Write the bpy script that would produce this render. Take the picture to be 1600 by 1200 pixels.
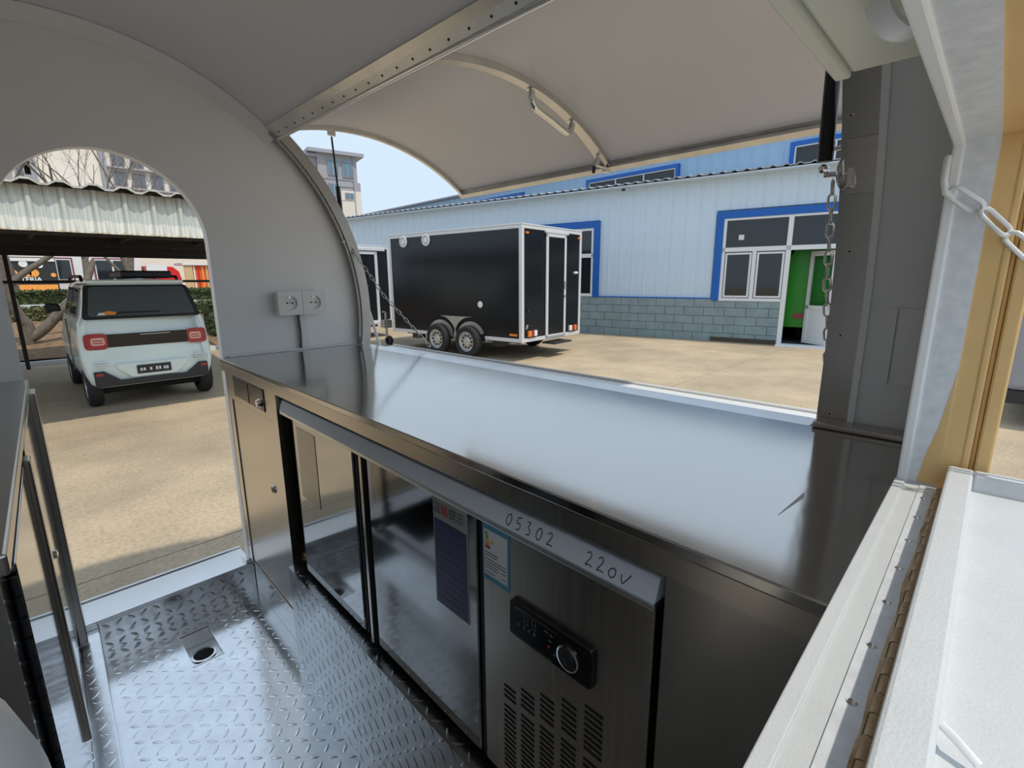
import bpy, math, random
from mathutils import Vector, Matrix
from math import sin, cos, pi, radians, sqrt, atan2
random.seed(7)
for o in list(bpy.data.objects): bpy.data.objects.remove(o)
SC = bpy.context.scene
COL = SC.collection

# ------------------------------------------------------------------ camera
CAM = Vector((0, 0, 1.85))
cam = bpy.data.cameras.new('camera'); cam.sensor_width = 36; cam.lens = 36 * 764.0 / 1600; cam.clip_start = .01; cam.clip_end = 500
co = bpy.data.objects.new('camera', cam); COL.objects.link(co); SC.camera = co
yaw, pit, rol = radians(44.39), radians(-12.09), radians(-.33)
F = Vector((cos(yaw)*cos(pit), sin(yaw)*cos(pit), sin(pit)))
R0 = Vector((sin(yaw), -cos(yaw), 0)); U0 = R0.cross(F)
Rv = cos(rol)*R0 + sin(rol)*U0; Uv = -sin(rol)*R0 + cos(rol)*U0
co.matrix_world = Matrix(((Rv.x, Uv.x, -F.x, CAM.x), (Rv.y, Uv.y, -F.y, CAM.y), (Rv.z, Uv.z, -F.z, CAM.z), (0, 0, 0, 1)))

# ------------------------------------------------------------------ sky, sun, exposure
SUN = Vector((.10, -.56, 1)).normalized()
w = bpy.data.worlds.new('sky'); SC.world = w; w.use_nodes = True
nt = w.node_tree; bg = nt.nodes['Background']
tcw = nt.nodes.new('ShaderNodeTexCoord'); sep = nt.nodes.new('ShaderNodeSeparateXYZ'); nt.links.new(tcw.outputs['Generated'], sep.inputs[0])
rmp = nt.nodes.new('ShaderNodeValToRGB'); nt.links.new(sep.outputs[2], rmp.inputs[0])   # hazy spring sky: pale horizon, soft blue zenith
rmp.color_ramp.elements[0].position = 0; rmp.color_ramp.elements[0].color = (.58, .71, .84, 1)
rmp.color_ramp.elements[1].position = 1; rmp.color_ramp.elements[1].color = (.52, .66, .86, 1)
e = rmp.color_ramp.elements.new(.35); e.color = (.60, .73, .88, 1)
nt.links.new(rmp.outputs[0], bg.inputs[0]); bg.inputs[1].default_value = 1.0
sl = bpy.data.lights.new('sun', 'SUN'); sl.energy = 2.2; sl.angle = radians(1.5); sl.color = (1, .93, .82)
so = bpy.data.objects.new('sun', sl); COL.objects.link(so); so.rotation_euler = SUN.to_track_quat('Z', 'Y').to_euler(); so.location = (0, -10, 20)
SC.view_settings.view_transform = 'Standard'; SC.view_settings.look = 'None'
SC.view_settings.gamma = 1; SC.view_settings.use_curve_mapping = False
SC.view_settings.exposure = 0.22

# ------------------------------------------------------------------ materials
def s2l(c): return tuple((x/12.92 if x <= .04045 else ((x+.055)/1.055)**2.4) for x in c)
def rgb(r, g, b): return s2l((r/255, g/255, b/255))
def mat(name, col, rough=.5, metal=0.0, var=0.0, vscale=4.0, vcol=None, bump=0.0, bscale=60.0, stretch=None, rvar=0.0, coat=0.0, emit=None, spec=.5):
    m = bpy.data.materials.new(name); m.use_nodes = True
    N, L = m.node_tree.nodes, m.node_tree.links
    b = N['Principled BSDF']
    b.inputs['Base Color'].default_value = (*col, 1); b.inputs['Roughness'].default_value = rough; b.inputs['Metallic'].default_value = metal
    b.inputs['Specular IOR Level'].default_value = spec
    if coat: b.inputs['Coat Weight'].default_value = coat; b.inputs['Coat Roughness'].default_value = .05
    if emit: b.inputs['Emission Color'].default_value = (*emit[0], 1); b.inputs['Emission Strength'].default_value = emit[1]
    if var or bump or rvar:
        tc = N.new('ShaderNodeTexCoord'); mp = N.new('ShaderNodeMapping'); L.new(tc.outputs['Object'], mp.inputs[0])
        if stretch: mp.inputs['Scale'].default_value = stretch
    if var:
        n = N.new('ShaderNodeTexNoise'); n.inputs['Scale'].default_value = vscale; n.inputs['Detail'].default_value = 6; n.inputs['Roughness'].default_value = .6
        L.new(mp.outputs[0], n.inputs['Vector'])
        rp = N.new('ShaderNodeValToRGB'); rp.color_ramp.elements[0].position = .3; rp.color_ramp.elements[1].position = .7
        v = vcol if vcol else tuple(c*(1-var) for c in col)
        rp.color_ramp.elements[0].color = (*v, 1); rp.color_ramp.elements[1].color = (*(tuple(min(1, c*(1+var*.3)) for c in col)), 1)
        L.new(n.outputs[0], rp.inputs[0]); L.new(rp.outputs[0], b.inputs['Base Color'])
    if rvar:
        n = N.new('ShaderNodeTexNoise'); n.inputs['Scale'].default_value = 6; n.inputs['Detail'].default_value = 5
        L.new(mp.outputs[0], n.inputs['Vector'])
        mr = N.new('ShaderNodeMapRange'); mr.inputs[3].default_value = max(.02, rough-rvar); mr.inputs[4].default_value = rough+rvar
        L.new(n.outputs[0], mr.inputs[0]); L.new(mr.outputs[0], b.inputs['Roughness'])
    if bump:
        n = N.new('ShaderNodeTexNoise'); n.inputs['Scale'].default_value = bscale; n.inputs['Detail'].default_value = 4
        L.new(mp.outputs[0], n.inputs['Vector'])
        bp = N.new('ShaderNodeBump'); bp.inputs['Strength'].default_value = bump; bp.inputs['Distance'].default_value = .01
        L.new(n.outputs[0], bp.inputs['Height']); L.new(bp.outputs[0], b.inputs['Normal'])
    return m

M = {}
M['top_steel'] = mat('brushed_top_steel', (.535, .515, .49), .115, 1, rvar=.04, bump=.012, bscale=7)
M['steel'] = mat('brushed_steel', (.58, .53, .47), .25, 1, rvar=.05, stretch=(14, 14, .5))
M['dark_steel'] = mat('satin_steel', (.50, .475, .44), .25, 1, rvar=.05, stretch=(14, 14, .5))
M['mirror'] = mat('mirror_steel', (.38, .375, .365), .07, 1, rvar=.03, bump=.006, bscale=4)
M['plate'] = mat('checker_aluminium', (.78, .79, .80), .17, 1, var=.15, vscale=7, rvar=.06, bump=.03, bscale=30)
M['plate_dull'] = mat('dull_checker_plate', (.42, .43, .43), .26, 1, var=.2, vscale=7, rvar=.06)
M['alu'] = mat('mill_aluminium', (.72, .71, .68), .33, 1, var=.15, vscale=9, rvar=.08)
M['alu_bright'] = mat('bright_aluminium', (.8, .8, .8), .22, 1, rvar=.08)
M['trimst'] = mat('dull_trim_steel', (.42, .41, .39), .42, .9, var=.1, vscale=8)
M['galv'] = mat('galvanised_white', (.74, .77, .80), .45, .15, var=.14, vscale=60, bump=.05, bscale=120)
M['white'] = mat('white_wall_panel', (.88, .88, .87), .38, 0, var=.04, vscale=2)
M['ceil'] = mat('ceiling_panel', (.77, .76, .79), .33, 0, var=.05, vscale=1.5, spec=.6)
M['hatchp'] = mat('hatch_lining', (.56, .575, .64), .30, 0, var=.04, vscale=2.5, bump=.03, bscale=3, spec=.6)
M['shaded_white'] = mat('shaded_white_wall', (.74, .74, .735), .4, 0, var=.03)  # white pier wall, its shade toned into the base colour
M['plastic'] = mat('white_plastic', (.80, .80, .77), .35)
M['cream'] = mat('cream_enamel', (.66, .66, .56), .35, 0, var=.04)
M['whitep'] = mat('white_powder_coat', (.60, .62, .62), .45, 0, var=.05, vscale=20, bump=.12, bscale=350)
M['whiteg'] = mat('white_gloss_paint', (.82, .83, .83), .3)
M['gold'] = mat('gold_paint', (.76, .50, .21), .4, .1, var=.12, vscale=8)
M['rust'] = mat('rusty_hinge', (.66, .54, .36), .5, .3, var=.6, vscale=25, vcol=(.30, .16, .06))
M['black'] = mat('black_rubber', (.012, .012, .013), .5)
M['blackg'] = mat('black_gloss', (.008, .008, .010), .12)
M['dark'] = mat('dark_void', (.004, .004, .004), .8)
M['chrome'] = mat('chrome', (.75, .75, .74), .12, 1)
M['chain'] = mat('zinc_chain', (.55, .54, .52), .28, 1)
M['film'] = mat('lilac_film', (.72, .75, .80), .35, .0, var=.05)
M['ink'] = mat('pencil_ink', (.06, .06, .07), .7)
M['brownp'] = mat('smoky_panel', (.085, .065, .055), .2)
M['bluest'] = mat('blue_sticker', (.018, .018, .085), .35)
M['bluel'] = mat('faint_blue_line', (.07, .07, .18), .4)
M['red'] = mat('red_print', (.5, .03, .03), .4)
M['greytxt'] = mat('grey_print', (.10, .10, .10), .5)
M['paper'] = mat('white_label', (.72, .74, .74), .4)
M['cyan'] = mat('cyan_label', (.10, .30, .42), .4)
M['green_p'] = mat('green_print', (.1, .4, .08), .5)
M['yellow_p'] = mat('yellow_print', (.7, .5, .05), .5)
M['notice_film'] = mat('grey_notice_film', (.34, .33, .31), .35)
M['softfilm'] = mat('cloudy_film', (.33, .31, .27), .25, .6, bump=.1, bscale=12)
# outdoors
M['concrete'] = mat('sunlit_concrete', (.60, .465, .30), .85, 0, var=.22, vscale=1.3, bump=.25, bscale=90)
def _stains(m):
    N, L = m.node_tree.nodes, m.node_tree.links; b = N['Principled BSDF']
    src = b.inputs['Base Color'].links[0].from_socket
    tc = N.new('ShaderNodeTexCoord'); n = N.new('ShaderNodeTexNoise'); n.inputs['Scale'].default_value = .35; n.inputs['Detail'].default_value = 8
    n2 = N.new('ShaderNodeTexNoise'); n2.inputs['Scale'].default_value = 30; n2.inputs['Detail'].default_value = 5
    L.new(tc.outputs['Object'], n.inputs[0]); L.new(tc.outputs['Object'], n2.inputs[0])
    ra = N.new('ShaderNodeValToRGB'); ra.color_ramp.elements[0].position = .38; ra.color_ramp.elements[0].color = (.78, .78, .80, 1); ra.color_ramp.elements[1].position = .6; ra.color_ramp.elements[1].color = (1.0, 1.0, 1.0, 1)
    rb = N.new('ShaderNodeValToRGB'); rb.color_ramp.elements[0].position = .35; rb.color_ramp.elements[0].color = (.80, .80, .80, 1); rb.color_ramp.elements[1].position = .6; rb.color_ramp.elements[1].color = (1, 1, 1, 1)
    L.new(n.outputs[0], ra.inputs[0]); L.new(n2.outputs[0], rb.inputs[0])
    prev = src
    for r in (ra, rb):
        mx = N.new('ShaderNodeMix'); mx.data_type = 'RGBA'; mx.blend_type = 'MULTIPLY'; mx.inputs[0].default_value = 1
        L.new(prev, mx.inputs[6]); L.new(r.outputs[0], mx.inputs[7]); prev = mx.outputs[2]
    L.new(prev, b.inputs['Base Color'])
_stains(M['concrete'])
M['clad'] = mat('pale_blue_cladding', (.64, .755, .85), .45, 0, var=.05, vscale=1)
M['clad_up'] = mat('blue_cladding', (.34, .52, .70), .5, 0, var=.06, vscale=1)
M['clad_dirty'] = mat('weathered_fascia', (.62, .66, .63), .55, 0, var=.35, vscale=3, stretch=(6, 6, .5), vcol=(.42, .40, .35))
def _fascia(m):
    N, L = m.node_tree.nodes, m.node_tree.links; b = N['Principled BSDF']; src = b.inputs['Base Color'].links[0].from_socket
    tc = N.new('ShaderNodeTexCoord'); sp = N.new('ShaderNodeSeparateXYZ'); L.new(tc.outputs['Object'], sp.inputs[0])
    n = N.new('ShaderNodeTexNoise'); n.inputs['Scale'].default_value = 9; L.new(tc.outputs['Object'], n.inputs[0])
    ma = N.new('ShaderNodeMath'); ma.operation = 'MULTIPLY_ADD'; L.new(n.outputs[0], ma.inputs[0]); ma.inputs[1].default_value = .10; L.new(sp.outputs[2], ma.inputs[2])
    mr = N.new('ShaderNodeMapRange'); mr.inputs[1].default_value = 2.42; mr.inputs[2].default_value = 2.92; L.new(ma.outputs[0], mr.inputs[0])
    rp = N.new('ShaderNodeValToRGB'); els = rp.color_ramp.elements; els[0].position = 0; els[0].color = (.95, .66, .38, 1); els[1].position = 1; els[1].color = (.42, .38, .32, 1)
    for p_, c_ in ((.07, (1.0, .82, .60, 1)), (.10, (1.25, 1.25, 1.2, 1)), (.30, (1.25, 1.25, 1.22, 1)), (.34, (.92, 1.0, 1.0, 1)), (.7, (.86, .88, .84, 1))):
        e_ = els.new(p_); e_.color = c_
    L.new(mr.outputs[0], rp.inputs[0])
    mx = N.new('ShaderNodeMix'); mx.data_type = 'RGBA'; mx.blend_type = 'MULTIPLY'; mx.inputs[0].default_value = 1
    L.new(src, mx.inputs[6]); L.new(rp.outputs[0], mx.inputs[7]); L.new(mx.outputs[2], b.inputs['Base Color'])
M['fascia'] = mat('stained_fascia', (.66, .68, .66), .55, 0, var=.3, vscale=4, stretch=(7, 7, .4), vcol=(.40, .385, .34)); _fascia(M['fascia'])
M['blue'] = mat('cobalt_trim', (.004, .115, .46), .5)
M['block'] = mat('grey_blue_block', (.27, .35, .37), .7, 0, var=.18, vscale=3, bump=.1, bscale=60)
M['mortar'] = mat('dark_mortar', (.12, .145, .15), .9)
M['pvc'] = mat('white_pvc', (.78, .79, .78), .4)
M['glass'] = mat('dark_glass', (.018, .022, .026), .05, 0, spec=.6)
M['glassb'] = mat('sky_glass', (.12, .20, .26), .06, 0, spec=.8)
M['glassg'] = mat('grey_window_glass', (.14, .15, .165), .15, 0, spec=.5)
M['tblack'] = mat('black_trailer_panel', (.007, .008, .010), .20, 0, var=.2, vscale=1, spec=.45)
M['talu'] = mat('trailer_edge_white', (.66, .67, .68), .4, .1)
M['fender'] = mat('galvanised_fender', (.50, .47, .43), .45, .6, var=.2, vscale=12)
M['tyre'] = mat('tyre_rubber', (.018, .018, .018), .75, 0, bump=.2, bscale=60)
M['rim'] = mat('silver_rim', (.55, .56, .57), .35, .7)
M['amber'] = mat('amber_lens', (.8, .22, .03), .3)
M['redl'] = mat('red_lens', (.34, .012, .018), .2, coat=.6)
M['pinkl'] = mat('pale_lens', (.75, .42, .36), .25)
M['mint'] = mat('mint_car_paint', (.74, .85, .82), .28, 0, coat=.7)
M['carglass'] = mat('car_glass', (.10, .115, .12), .05, 0, spec=.8)
M['trim_blk'] = mat('black_car_plastic', (.022, .023, .025), .45)
M['rustdark'] = mat('dark_steelwork', (.022, .018, .016), .7)
M['bark'] = mat('grey_bark', (.20, .165, .13), .9, 0, var=.4, vscale=12, bump=.4, bscale=40)
M['mulch'] = mat('brown_mulch', (.27, .165, .085), .95, 0, var=.5, vscale=9, bump=.8, bscale=25)
M['hedge'] = mat('hedge_leaf', (.085, .115, .035), .8, 0, var=.55, vscale=5)
M['hedge2'] = mat('dry_hedge_leaf', (.20, .20, .085), .85, 0, var=.5, vscale=5)
M['apt'] = mat('cream_render', (.80, .72, .62), .8, 0, var=.06)
M['aptg'] = mat('grey_render', (.33, .33, .35), .8, 0, var=.06)
M['tower'] = mat('lilac_grey_render', (.36, .345, .36), .8)
M['towerb'] = mat('tower_beige_render', (.72, .66, .58), .8)
M['towerr'] = mat('tower_slab', (.34, .35, .38), .8)
M['maroon'] = mat('maroon_frame', (.22, .05, .07), .5)
M['shop'] = mat('white_render', (.72, .73, .74), .8)
M['orange'] = mat('orange_print', (.80, .22, .03), .5, 0, var=.5, vscale=6, vcol=(.8, .45, .1))
M['redpaint'] = mat('red_trailer_paint', (.62, .02, .02), .35)
M['orangepaint'] = mat('orange_trailer_paint', (.70, .13, .03), .4)
M['tan'] = mat('tan_board', (.60, .42, .22), .7)
M['greenp'] = mat('green_trailer_paint', (.03, .36, .02), .35)
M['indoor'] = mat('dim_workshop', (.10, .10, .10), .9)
M['grate'] = mat('rusty_grate', (.10, .08, .06), .9, 0, var=.5, vscale=30)

# ------------------------------------------------------------------ mesh builder
OFF, WM = {}, {}
def rnd(v): return Vector(v)
class MB:
    def __init__(s): s.v, s.f = [], []
    def add(s, vs, fs):
        n = len(s.v); s.v += [tuple(p) for p in vs]; s.f += [tuple(n+i for i in f) for f in fs]; return s
    def box(s, x0, x1, y0, y1, z0, z1):
        vs = [(x, y, z) for z in (z0, z1) for y in (y0, y1) for x in (x0, x1)]
        return s.add(vs, [(0, 2, 3, 1), (4, 5, 7, 6), (0, 1, 5, 4), (2, 6, 7, 3), (0, 4, 6, 2), (1, 3, 7, 5)])
    def hexa(s, lo, hi):
        """two quads (4 points each, same winding)"""
        return s.add(list(lo)+list(hi), [(3, 2, 1, 0), (4, 5, 6, 7)] + [(i, (i+1) % 4, 4+(i+1) % 4, 4+i) for i in range(4)])
    def prism(s, poly, fn0, fn1):
        n = len(poly)
        a = [fn0(*p) for p in poly]; b = [fn1(*p) for p in poly]
        return s.add(a+b, [tuple(range(n-1, -1, -1)), tuple(range(n, 2*n))] + [(i, (i+1) % n, n+(i+1) % n, n+i) for i in range(n)])
    def strip(s, rows, closed_u=False, closed_v=False):
        """rows: list of lists of points -> grid"""
        nu, nv = len(rows), len(rows[0]); vs = [p for r in rows for p in r]; fs = []
        for i in range(nu if closed_u else nu-1):
            for j in range(nv if closed_v else nv-1):
                i2, j2 = (i+1) % nu, (j+1) % nv
                fs.append((i*nv+j, i*nv+j2, i2*nv+j2, i2*nv+j))
        return s.add(vs, fs)
    def tube(s, path, r, n=8, closed=False, caps=True):
        path = [Vector(p) for p in path]; rows = []; m = len(path); up = None
        for i, p in enumerate(path):
            a = path[(i-1) % m] if (closed or i > 0) else p
            b = path[(i+1) % m] if (closed or i < m-1) else p
            t = (b-a).normalized()
            if up is None:
                up = Vector((0, 0, 1)) if abs(t.z) < .9 else Vector((1, 0, 0))
            sx = t.cross(up)
            if sx.length < 1e-5: sx = t.cross(Vector((1, 0, 0)))
            sx.normalize(); up = sx.cross(t).normalized()
            rr = r[i] if isinstance(r, (list, tuple)) else r
            rows.append([p + rr*(cos(2*pi*k/n)*sx + sin(2*pi*k/n)*up) for k in range(n)])
        base = len(s.v); s.strip(rows, closed_u=closed, closed_v=True)
        if caps and not closed:
            s.f.append(tuple(base+k for k in range(n-1, -1, -1))); s.f.append(tuple(base+(m-1)*n+k for k in range(n)))
        return s
    def lathe(s, prof, c, ax, n=20):
        """prof: (radius, height) along axis ax from point c"""
        c = Vector(c); ax = Vector(ax).normalized()
        u = ax.orthogonal().normalized(); v = ax.cross(u)
        rows = [[c + ax*h + r*(cos(2*pi*k/n)*u + sin(2*pi*k/n)*v) for k in range(n)] for r, h in prof]
        return s.strip(rows, closed_v=True)
    def disc(s, c, ax, r, h, n=20): return s.lathe([(0.0005, 0), (r, 0), (r, h), (0.0005, h)], c, ax, n)
    def build(s, name, m, parent=None, label=None, smooth=0, bevel=0, local=True, mesh=None):
        me = bpy.data.meshes.new(name)
        vs = s.v
        if parent is not None and parent.name in OFF:
            o = OFF[parent.name]; vs = [(a-o[0], b-o[1], c-o[2]) for a, b, c in vs]
        me.from_pydata(vs, [], s.f); me.validate(); 
        import bmesh
        bm = bmesh.new(); bm.from_mesh(me); bmesh.ops.recalc_face_normals(bm, faces=bm.faces[:]); bm.to_mesh(me); bm.free()
        me.materials.append(M[m] if isinstance(m, str) else m)
        ob = bpy.data.objects.new(name, me); COL.objects.link(ob)
        if smooth:
            me.shade_smooth(); me.set_sharp_from_angle(angle=radians(smooth))
        if bevel:
            b = ob.modifiers.new('bevel', 'BEVEL'); b.width = bevel; b.segments = 2; b.limit_method = 'ANGLE'; b.angle_limit = radians(40)
        if parent is not None:
            ob.parent = parent
            if parent.name in OFF: OFF[ob.name] = OFF[parent.name]
        if label: ob['label'] = label
        return ob
def tag(o, label, cat=None, group=None, kind=None):
    if label: o['label'] = label
    if cat: o['category'] = cat
    if group: o['group'] = group
    if kind: o['kind'] = kind
    return o
def root(name, loc, label, cat, rz=0, group=None, off=None, kind=None):
    """Empty. off = coordinates (in the frame the parts are written in) of the empty itself"""
    o = bpy.data.objects.new(name, None); COL.objects.link(o); o.empty_display_size = .1
    o.location = loc; o.rotation_euler = (0, 0, rz)
    OFF[o.name] = off if off else loc
    return tag(o, label, cat, group, kind)
def dup(o, parent, name=None):
    c = o.copy(); COL.objects.link(c); c.parent = parent
    return c
def struct(ob, label=None, cat=None): ob['kind'] = 'structure'; tag(ob, label, cat); return ob
def text_mesh(body, size, fn, name, m, parent, align='CENTER', bold=0.0):
    cu = bpy.data.curves.new('t', 'FONT'); cu.body = body; cu.size = size; cu.align_x = align; cu.align_y = 'CENTER'; cu.offset = bold; cu.resolution_u = 3
    to = bpy.data.objects.new('t', cu); COL.objects.link(to)
    bpy.context.view_layer.update()
    ev = to.evaluated_get(bpy.context.evaluated_depsgraph_get()); me = ev.to_mesh()
    b = MB(); b.add([fn(v.co.x, v.co.y) for v in me.vertices], [tuple(p.vertices) for p in me.polygons])
    ev.to_mesh_clear(); bpy.data.objects.remove(to); bpy.data.curves.remove(cu)
    if not b.f: return None
    return b.build(name, m, parent)
def stroke(b, pts, fn, wd):
    """flat pen stroke through 2-D points"""
    P = [Vector(p) for p in pts]; L_, R_ = [], []
    for i, p in enumerate(P):
        t = (P[min(i+1, len(P)-1)] - P[max(i-1, 0)]).normalized(); n = Vector((-t.y, t.x))*wd/2
        L_.append(fn(*(p+n))); R_.append(fn(*(p-n)))
    b.strip([L_, R_])
def smooth_pts(pts, k=4):
    out = []; n = len(pts)
    for i in range(n-1):
        p0, p1, p2, p3 = pts[max(i-1, 0)], pts[i], pts[i+1], pts[min(i+2, n-1)]
        for j in range(k):
            t = j/k
            out.append(tuple(.5*((2*b)+(-a+c)*t+(2*a-5*b+4*c-d)*t*t+(-a+3*b-3*c+d)*t**3) for a, b, c, d in zip(p0, p1, p2, p3)))
    out.append(pts[-1]); return out

# ================================================================== TRAILER SHELL
XC, ZC, RB = .27, 1.69, 1.06          # barrel axis and radius (inner)
XL, XR = XC-RB, XC+RB
Y0, Y1 = .075, 2.47                   # inner faces of the near and the far end walls
FL = .335                             # sunken floor
HA = radians(48.6)                    # hinge angle of the serving hatch
def barrel(r, a): return (XC + r*cos(a), ZC + r*sin(a))
# --- ground, in slabs
gr = root('ground', (5, 8, 0), 'tan concrete yard slabs around the trailer', None, kind='structure')
MB().box(-90, 130, -60, 150, -.3, -.012).build('ground_base', 'concrete', gr)
ex = [-11, -4, 5.4, 14.6, 24]; ey = [-8.15, -4.15, -.15, 3.85, 7.85, 11.85, 15.85, 22]
for i in range(len(ex)-1):
    for j in range(len(ey)-1):
        MB().box(ex[i]+.006, ex[i+1]-.006, ey[j]+.006, ey[j+1]-.006, -.05, 0).build('slab', 'concrete', gr)

# --- far end wall with arched doorway
DX0, DX1 = .005, .652; DR = (DX1-DX0)/2; DC = (DX0+DX1)/2; DZ = 2.336-DR
arch = [(DC+DR*cos(a), DZ+DR*sin(a)) for a in [pi - pi*k/24 for k in range(25)]]
RO = RB+.035
out = [(XL-.035, .33), (DX0, .33)] + arch + [(DX1, .33), (XR+.035, .33)] + [barrel(RO, pi*k/40) for k in range(41)]
b = MB().prism(out, lambda x, z: (x, Y1, z), lambda x, z: (x, Y1+.05, z))
struct(b.build('wall_end', 'white', smooth=35), 'white end wall with arched doorway')
b = MB()
for x0, x1, y0, y1, z0, z1 in ((DX0-.0, DX1+.012, 2.455, 2.66, .465, .485), (DX0, DX1+.012, 2.645, 2.66, .485, .492), (DX0-.03, DX0+.02, 2.455, 2.52, .485, .50), (DX1-.02, DX1+.012, 2.455, 2.52, .485, .505)):
    b.box(x0, x1, y0, y1, z0, z1)
sill = b.build('trim_1', 'alu_bright', bevel=.003); struct(sill, 'bright aluminium door sill plate under the arched doorway')
# white cove strip where end wall meets ceiling
rows = []
for k in range(33):
    a = HA + (pi-HA)*k/32
    x1, z1 = barrel(RB-.001, a); x2, z2 = barrel(RB-.045, a)
    rows.append([(x1, Y1-.05, z1), (x2, Y1-.001, z2)])
struct(MB().strip(rows).build('trim_2', 'white', smooth=60), 'pale cove strip between end wall and ceiling')

# --- roof / ceiling shell and left wall
rows = []
NA = 40
def shell(rows, r, flip=False):
    pts = []
    for k in range(NA+1):
        a = HA + (pi-HA)*k/NA; x, z = barrel(r, a); pts.append((x, z))
    pts.append((XC-r, .33)); return pts
pi_, po_ = shell(rows, RB), shell(rows, RO)
poly = pi_ + po_[::-1]
nI = len(pi_)
b = MB()
for ya, yb in ((Y0-.075, Y1+.05),):
    for k in range(nI-2):
        b.hexa([(pi_[k][0], ya, pi_[k][1]), (pi_[k+1][0], ya, pi_[k+1][1]), (po_[k+1][0], ya, po_[k+1][1]), (po_[k][0], ya, po_[k][1])],
               [(pi_[k][0], yb, pi_[k][1]), (pi_[k+1][0], yb, pi_[k+1][1]), (po_[k+1][0], yb, po_[k+1][1]), (po_[k][0], yb, po_[k][1])])
def shell_strip(name, m, r, a0, a1, n, ya, yb, th, label, smooth=30, parent=None):
    ri = [barrel(r, a0+(a1-a0)*k/n) for k in range(n+1)]; ro = [barrel(r+th, a0+(a1-a0)*k/n) for k in range(n+1)]
    prof = ri+ro[::-1]
    b = MB(); b.prism(prof, lambda x, z: (x, ya, z), lambda x, z: (x, yb, z))
    return b.build(name, m, parent, smooth=smooth)
c = shell_strip('ceiling', 'ceil', RB, HA, pi, 48, -.0, Y1+.05, .035, '')
struct(c, 'curved pale grey barrel ceiling of the food trailer')
struct(MB().box(XL-.035, XL, 0, Y1+.05, .33, ZC).build('wall_left', 'white'), 'white lower left side wall')
# --- service-side wall: below counter, near pier, far sliver (opening between)
PY = .27
b = MB().box(XR, XR+.035, 0, Y1+.05, .33, 1.47)
struct(b.build('wall_service', 'white'), 'lower service side wall below the counter')
pier = root('wall_pier', (XR, .17, 1.47), 'shade-toned white curved wall pier between serving opening and near window', None, kind='structure')
zs = [1.47 + (barrel(RB, HA)[1]+.0-1.47)*k/24 for k in range(25)]
def bx(z, r=RB): return XC + (sqrt(max(0, r*r-(z-ZC)**2)) if z > ZC else r)
prof = [(bx(z), z) for z in zs] + [(bx(z)+.04, z) for z in zs[::-1]]
MB().prism(prof, lambda x, z: (x, 0.0, z), lambda x, z: (x, PY-.005, z)).build('wall_skin', 'shaded_white', pier, smooth=30)
prof = [(bx(z)-.006, z) for z in zs] + [(bx(z)+.045, z) for z in zs[::-1]]
MB().prism(prof, lambda x, z: (x, PY-.062, z), lambda x, z: (x, PY, z)).build('steel_post', 'dark_steel', pier, label='dark satin steel corner post', smooth=30)
prof = [(bx(z)-.011, z) for z in zs] + [(bx(z)-.002, z) for z in zs[::-1]]
MB().prism(prof, lambda x, z: (x, PY-.075, z), lambda x, z: (x, PY-.062, z)).build('post_flange', 'shaded_white', pier, smooth=30)
z = 2.07
b = MB(); zz = [2.02+.10*k/4 for k in range(5)]
b.prism([(bx(z)-.010, z) for z in zz]+[(bx(z)-.004, z) for z in zz[::-1]], lambda x, z: (x, PY-.063, z), lambda x, z: (x, PY-.012, z)).build('bracket_plate', 'steel', pier, label='plain steel backing plate')
zz = [1.62+.165*k/4 for k in range(5)]
b = MB().prism([(bx(z)-.005, z) for z in zz]+[(bx(z)+.001, z) for z in zz[::-1]], lambda x, z: (x, .077, z), lambda x, z: (x, .143, z))
b.build('access_cover', 'shaded_white', pier)
b = MB().prism([(bx(z)-.007, z) for z in zz]+[(bx(z)+.001, z) for z in zz[::-1]], lambda x, z: (x, .146, z), lambda x, z: (x, .158, z))
b.build('cover_flange', 'shaded_white', pier)
for zz in (1.535, 1.72, 1.905, 2.16):
    bb = MB().disc((bx(zz)-.007, .255-.012*(zz < 2), zz), (-1, 0, .0), .0045, .002, 10); sc = bb.build('rivet', 'steel', pier)
    MB().disc((bx(zz)-.0092, .255-.012*(zz < 2), zz), (-1, 0, 0), .0022, .0006, 8).build('rivet_hole', 'dark', sc)
# curved aluminium trim on the far side of the serving opening
b = MB()
aa = [HA+.03 - (HA+.03+.17)*k/28 for k in range(29)]
b.prism([barrel(RB-.004, a) for a in aa]+[barrel(RB+.045, a) for a in aa[::-1]], lambda x, z: (x, 2.415, z), lambda x, z: (x, Y1, z))
struct(b.build('trim_3', 'trimst', smooth=30), 'curved aluminium trim at the far edge of the serving opening')
b = MB(); b.prism([barrel(RB-.016, a) for a in aa[:-1]]+[barrel(RB-.004, a) for a in aa[:-1][::-1]], lambda x, z: (x, 2.425, z), lambda x, z: (x, 2.44, z))
struct(b.build('trim_4', 'trimst', smooth=30), 'narrow raised bead along the curved aluminium trim')

# --- near end wall (camera looks in through its window)
WX0, WX1, WZ0, WZ1 = -.62, 1.0, 1.515, 2.04
nw = root('wall_near', (XC, .04, .33), 'near end wall holding the open fold-down window', None, kind='structure')
def bzl(x, r): return ZC + sqrt(max(0, r*r-(x-XC)**2))
def arcpts(r, za, zb, side, n=14):
    return [(XC + side*(sqrt(max(0, r*r-(z-ZC)**2)) if z > ZC else r), z) for z in [za+(zb-za)*k/n for k in range(n+1)]]
b = MB()
f0, f1 = (lambda x, z: (x, .026, z)), (lambda x, z: (x, Y0, z))
b.prism([(XL, .33), (XR, .33), (XR, WZ0), (XL, WZ0)], f0, f1)
b.prism([(WX1, WZ0)] + arcpts(RB, WZ0, WZ1, 1) + [(WX1, WZ1)], f0, f1)
b.prism([(WX0, WZ0), (WX0, WZ1)] + arcpts(RB, WZ1, WZ0, -1), f0, f1)
a0 = math.asin((WZ1-ZC)/RB)
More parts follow.
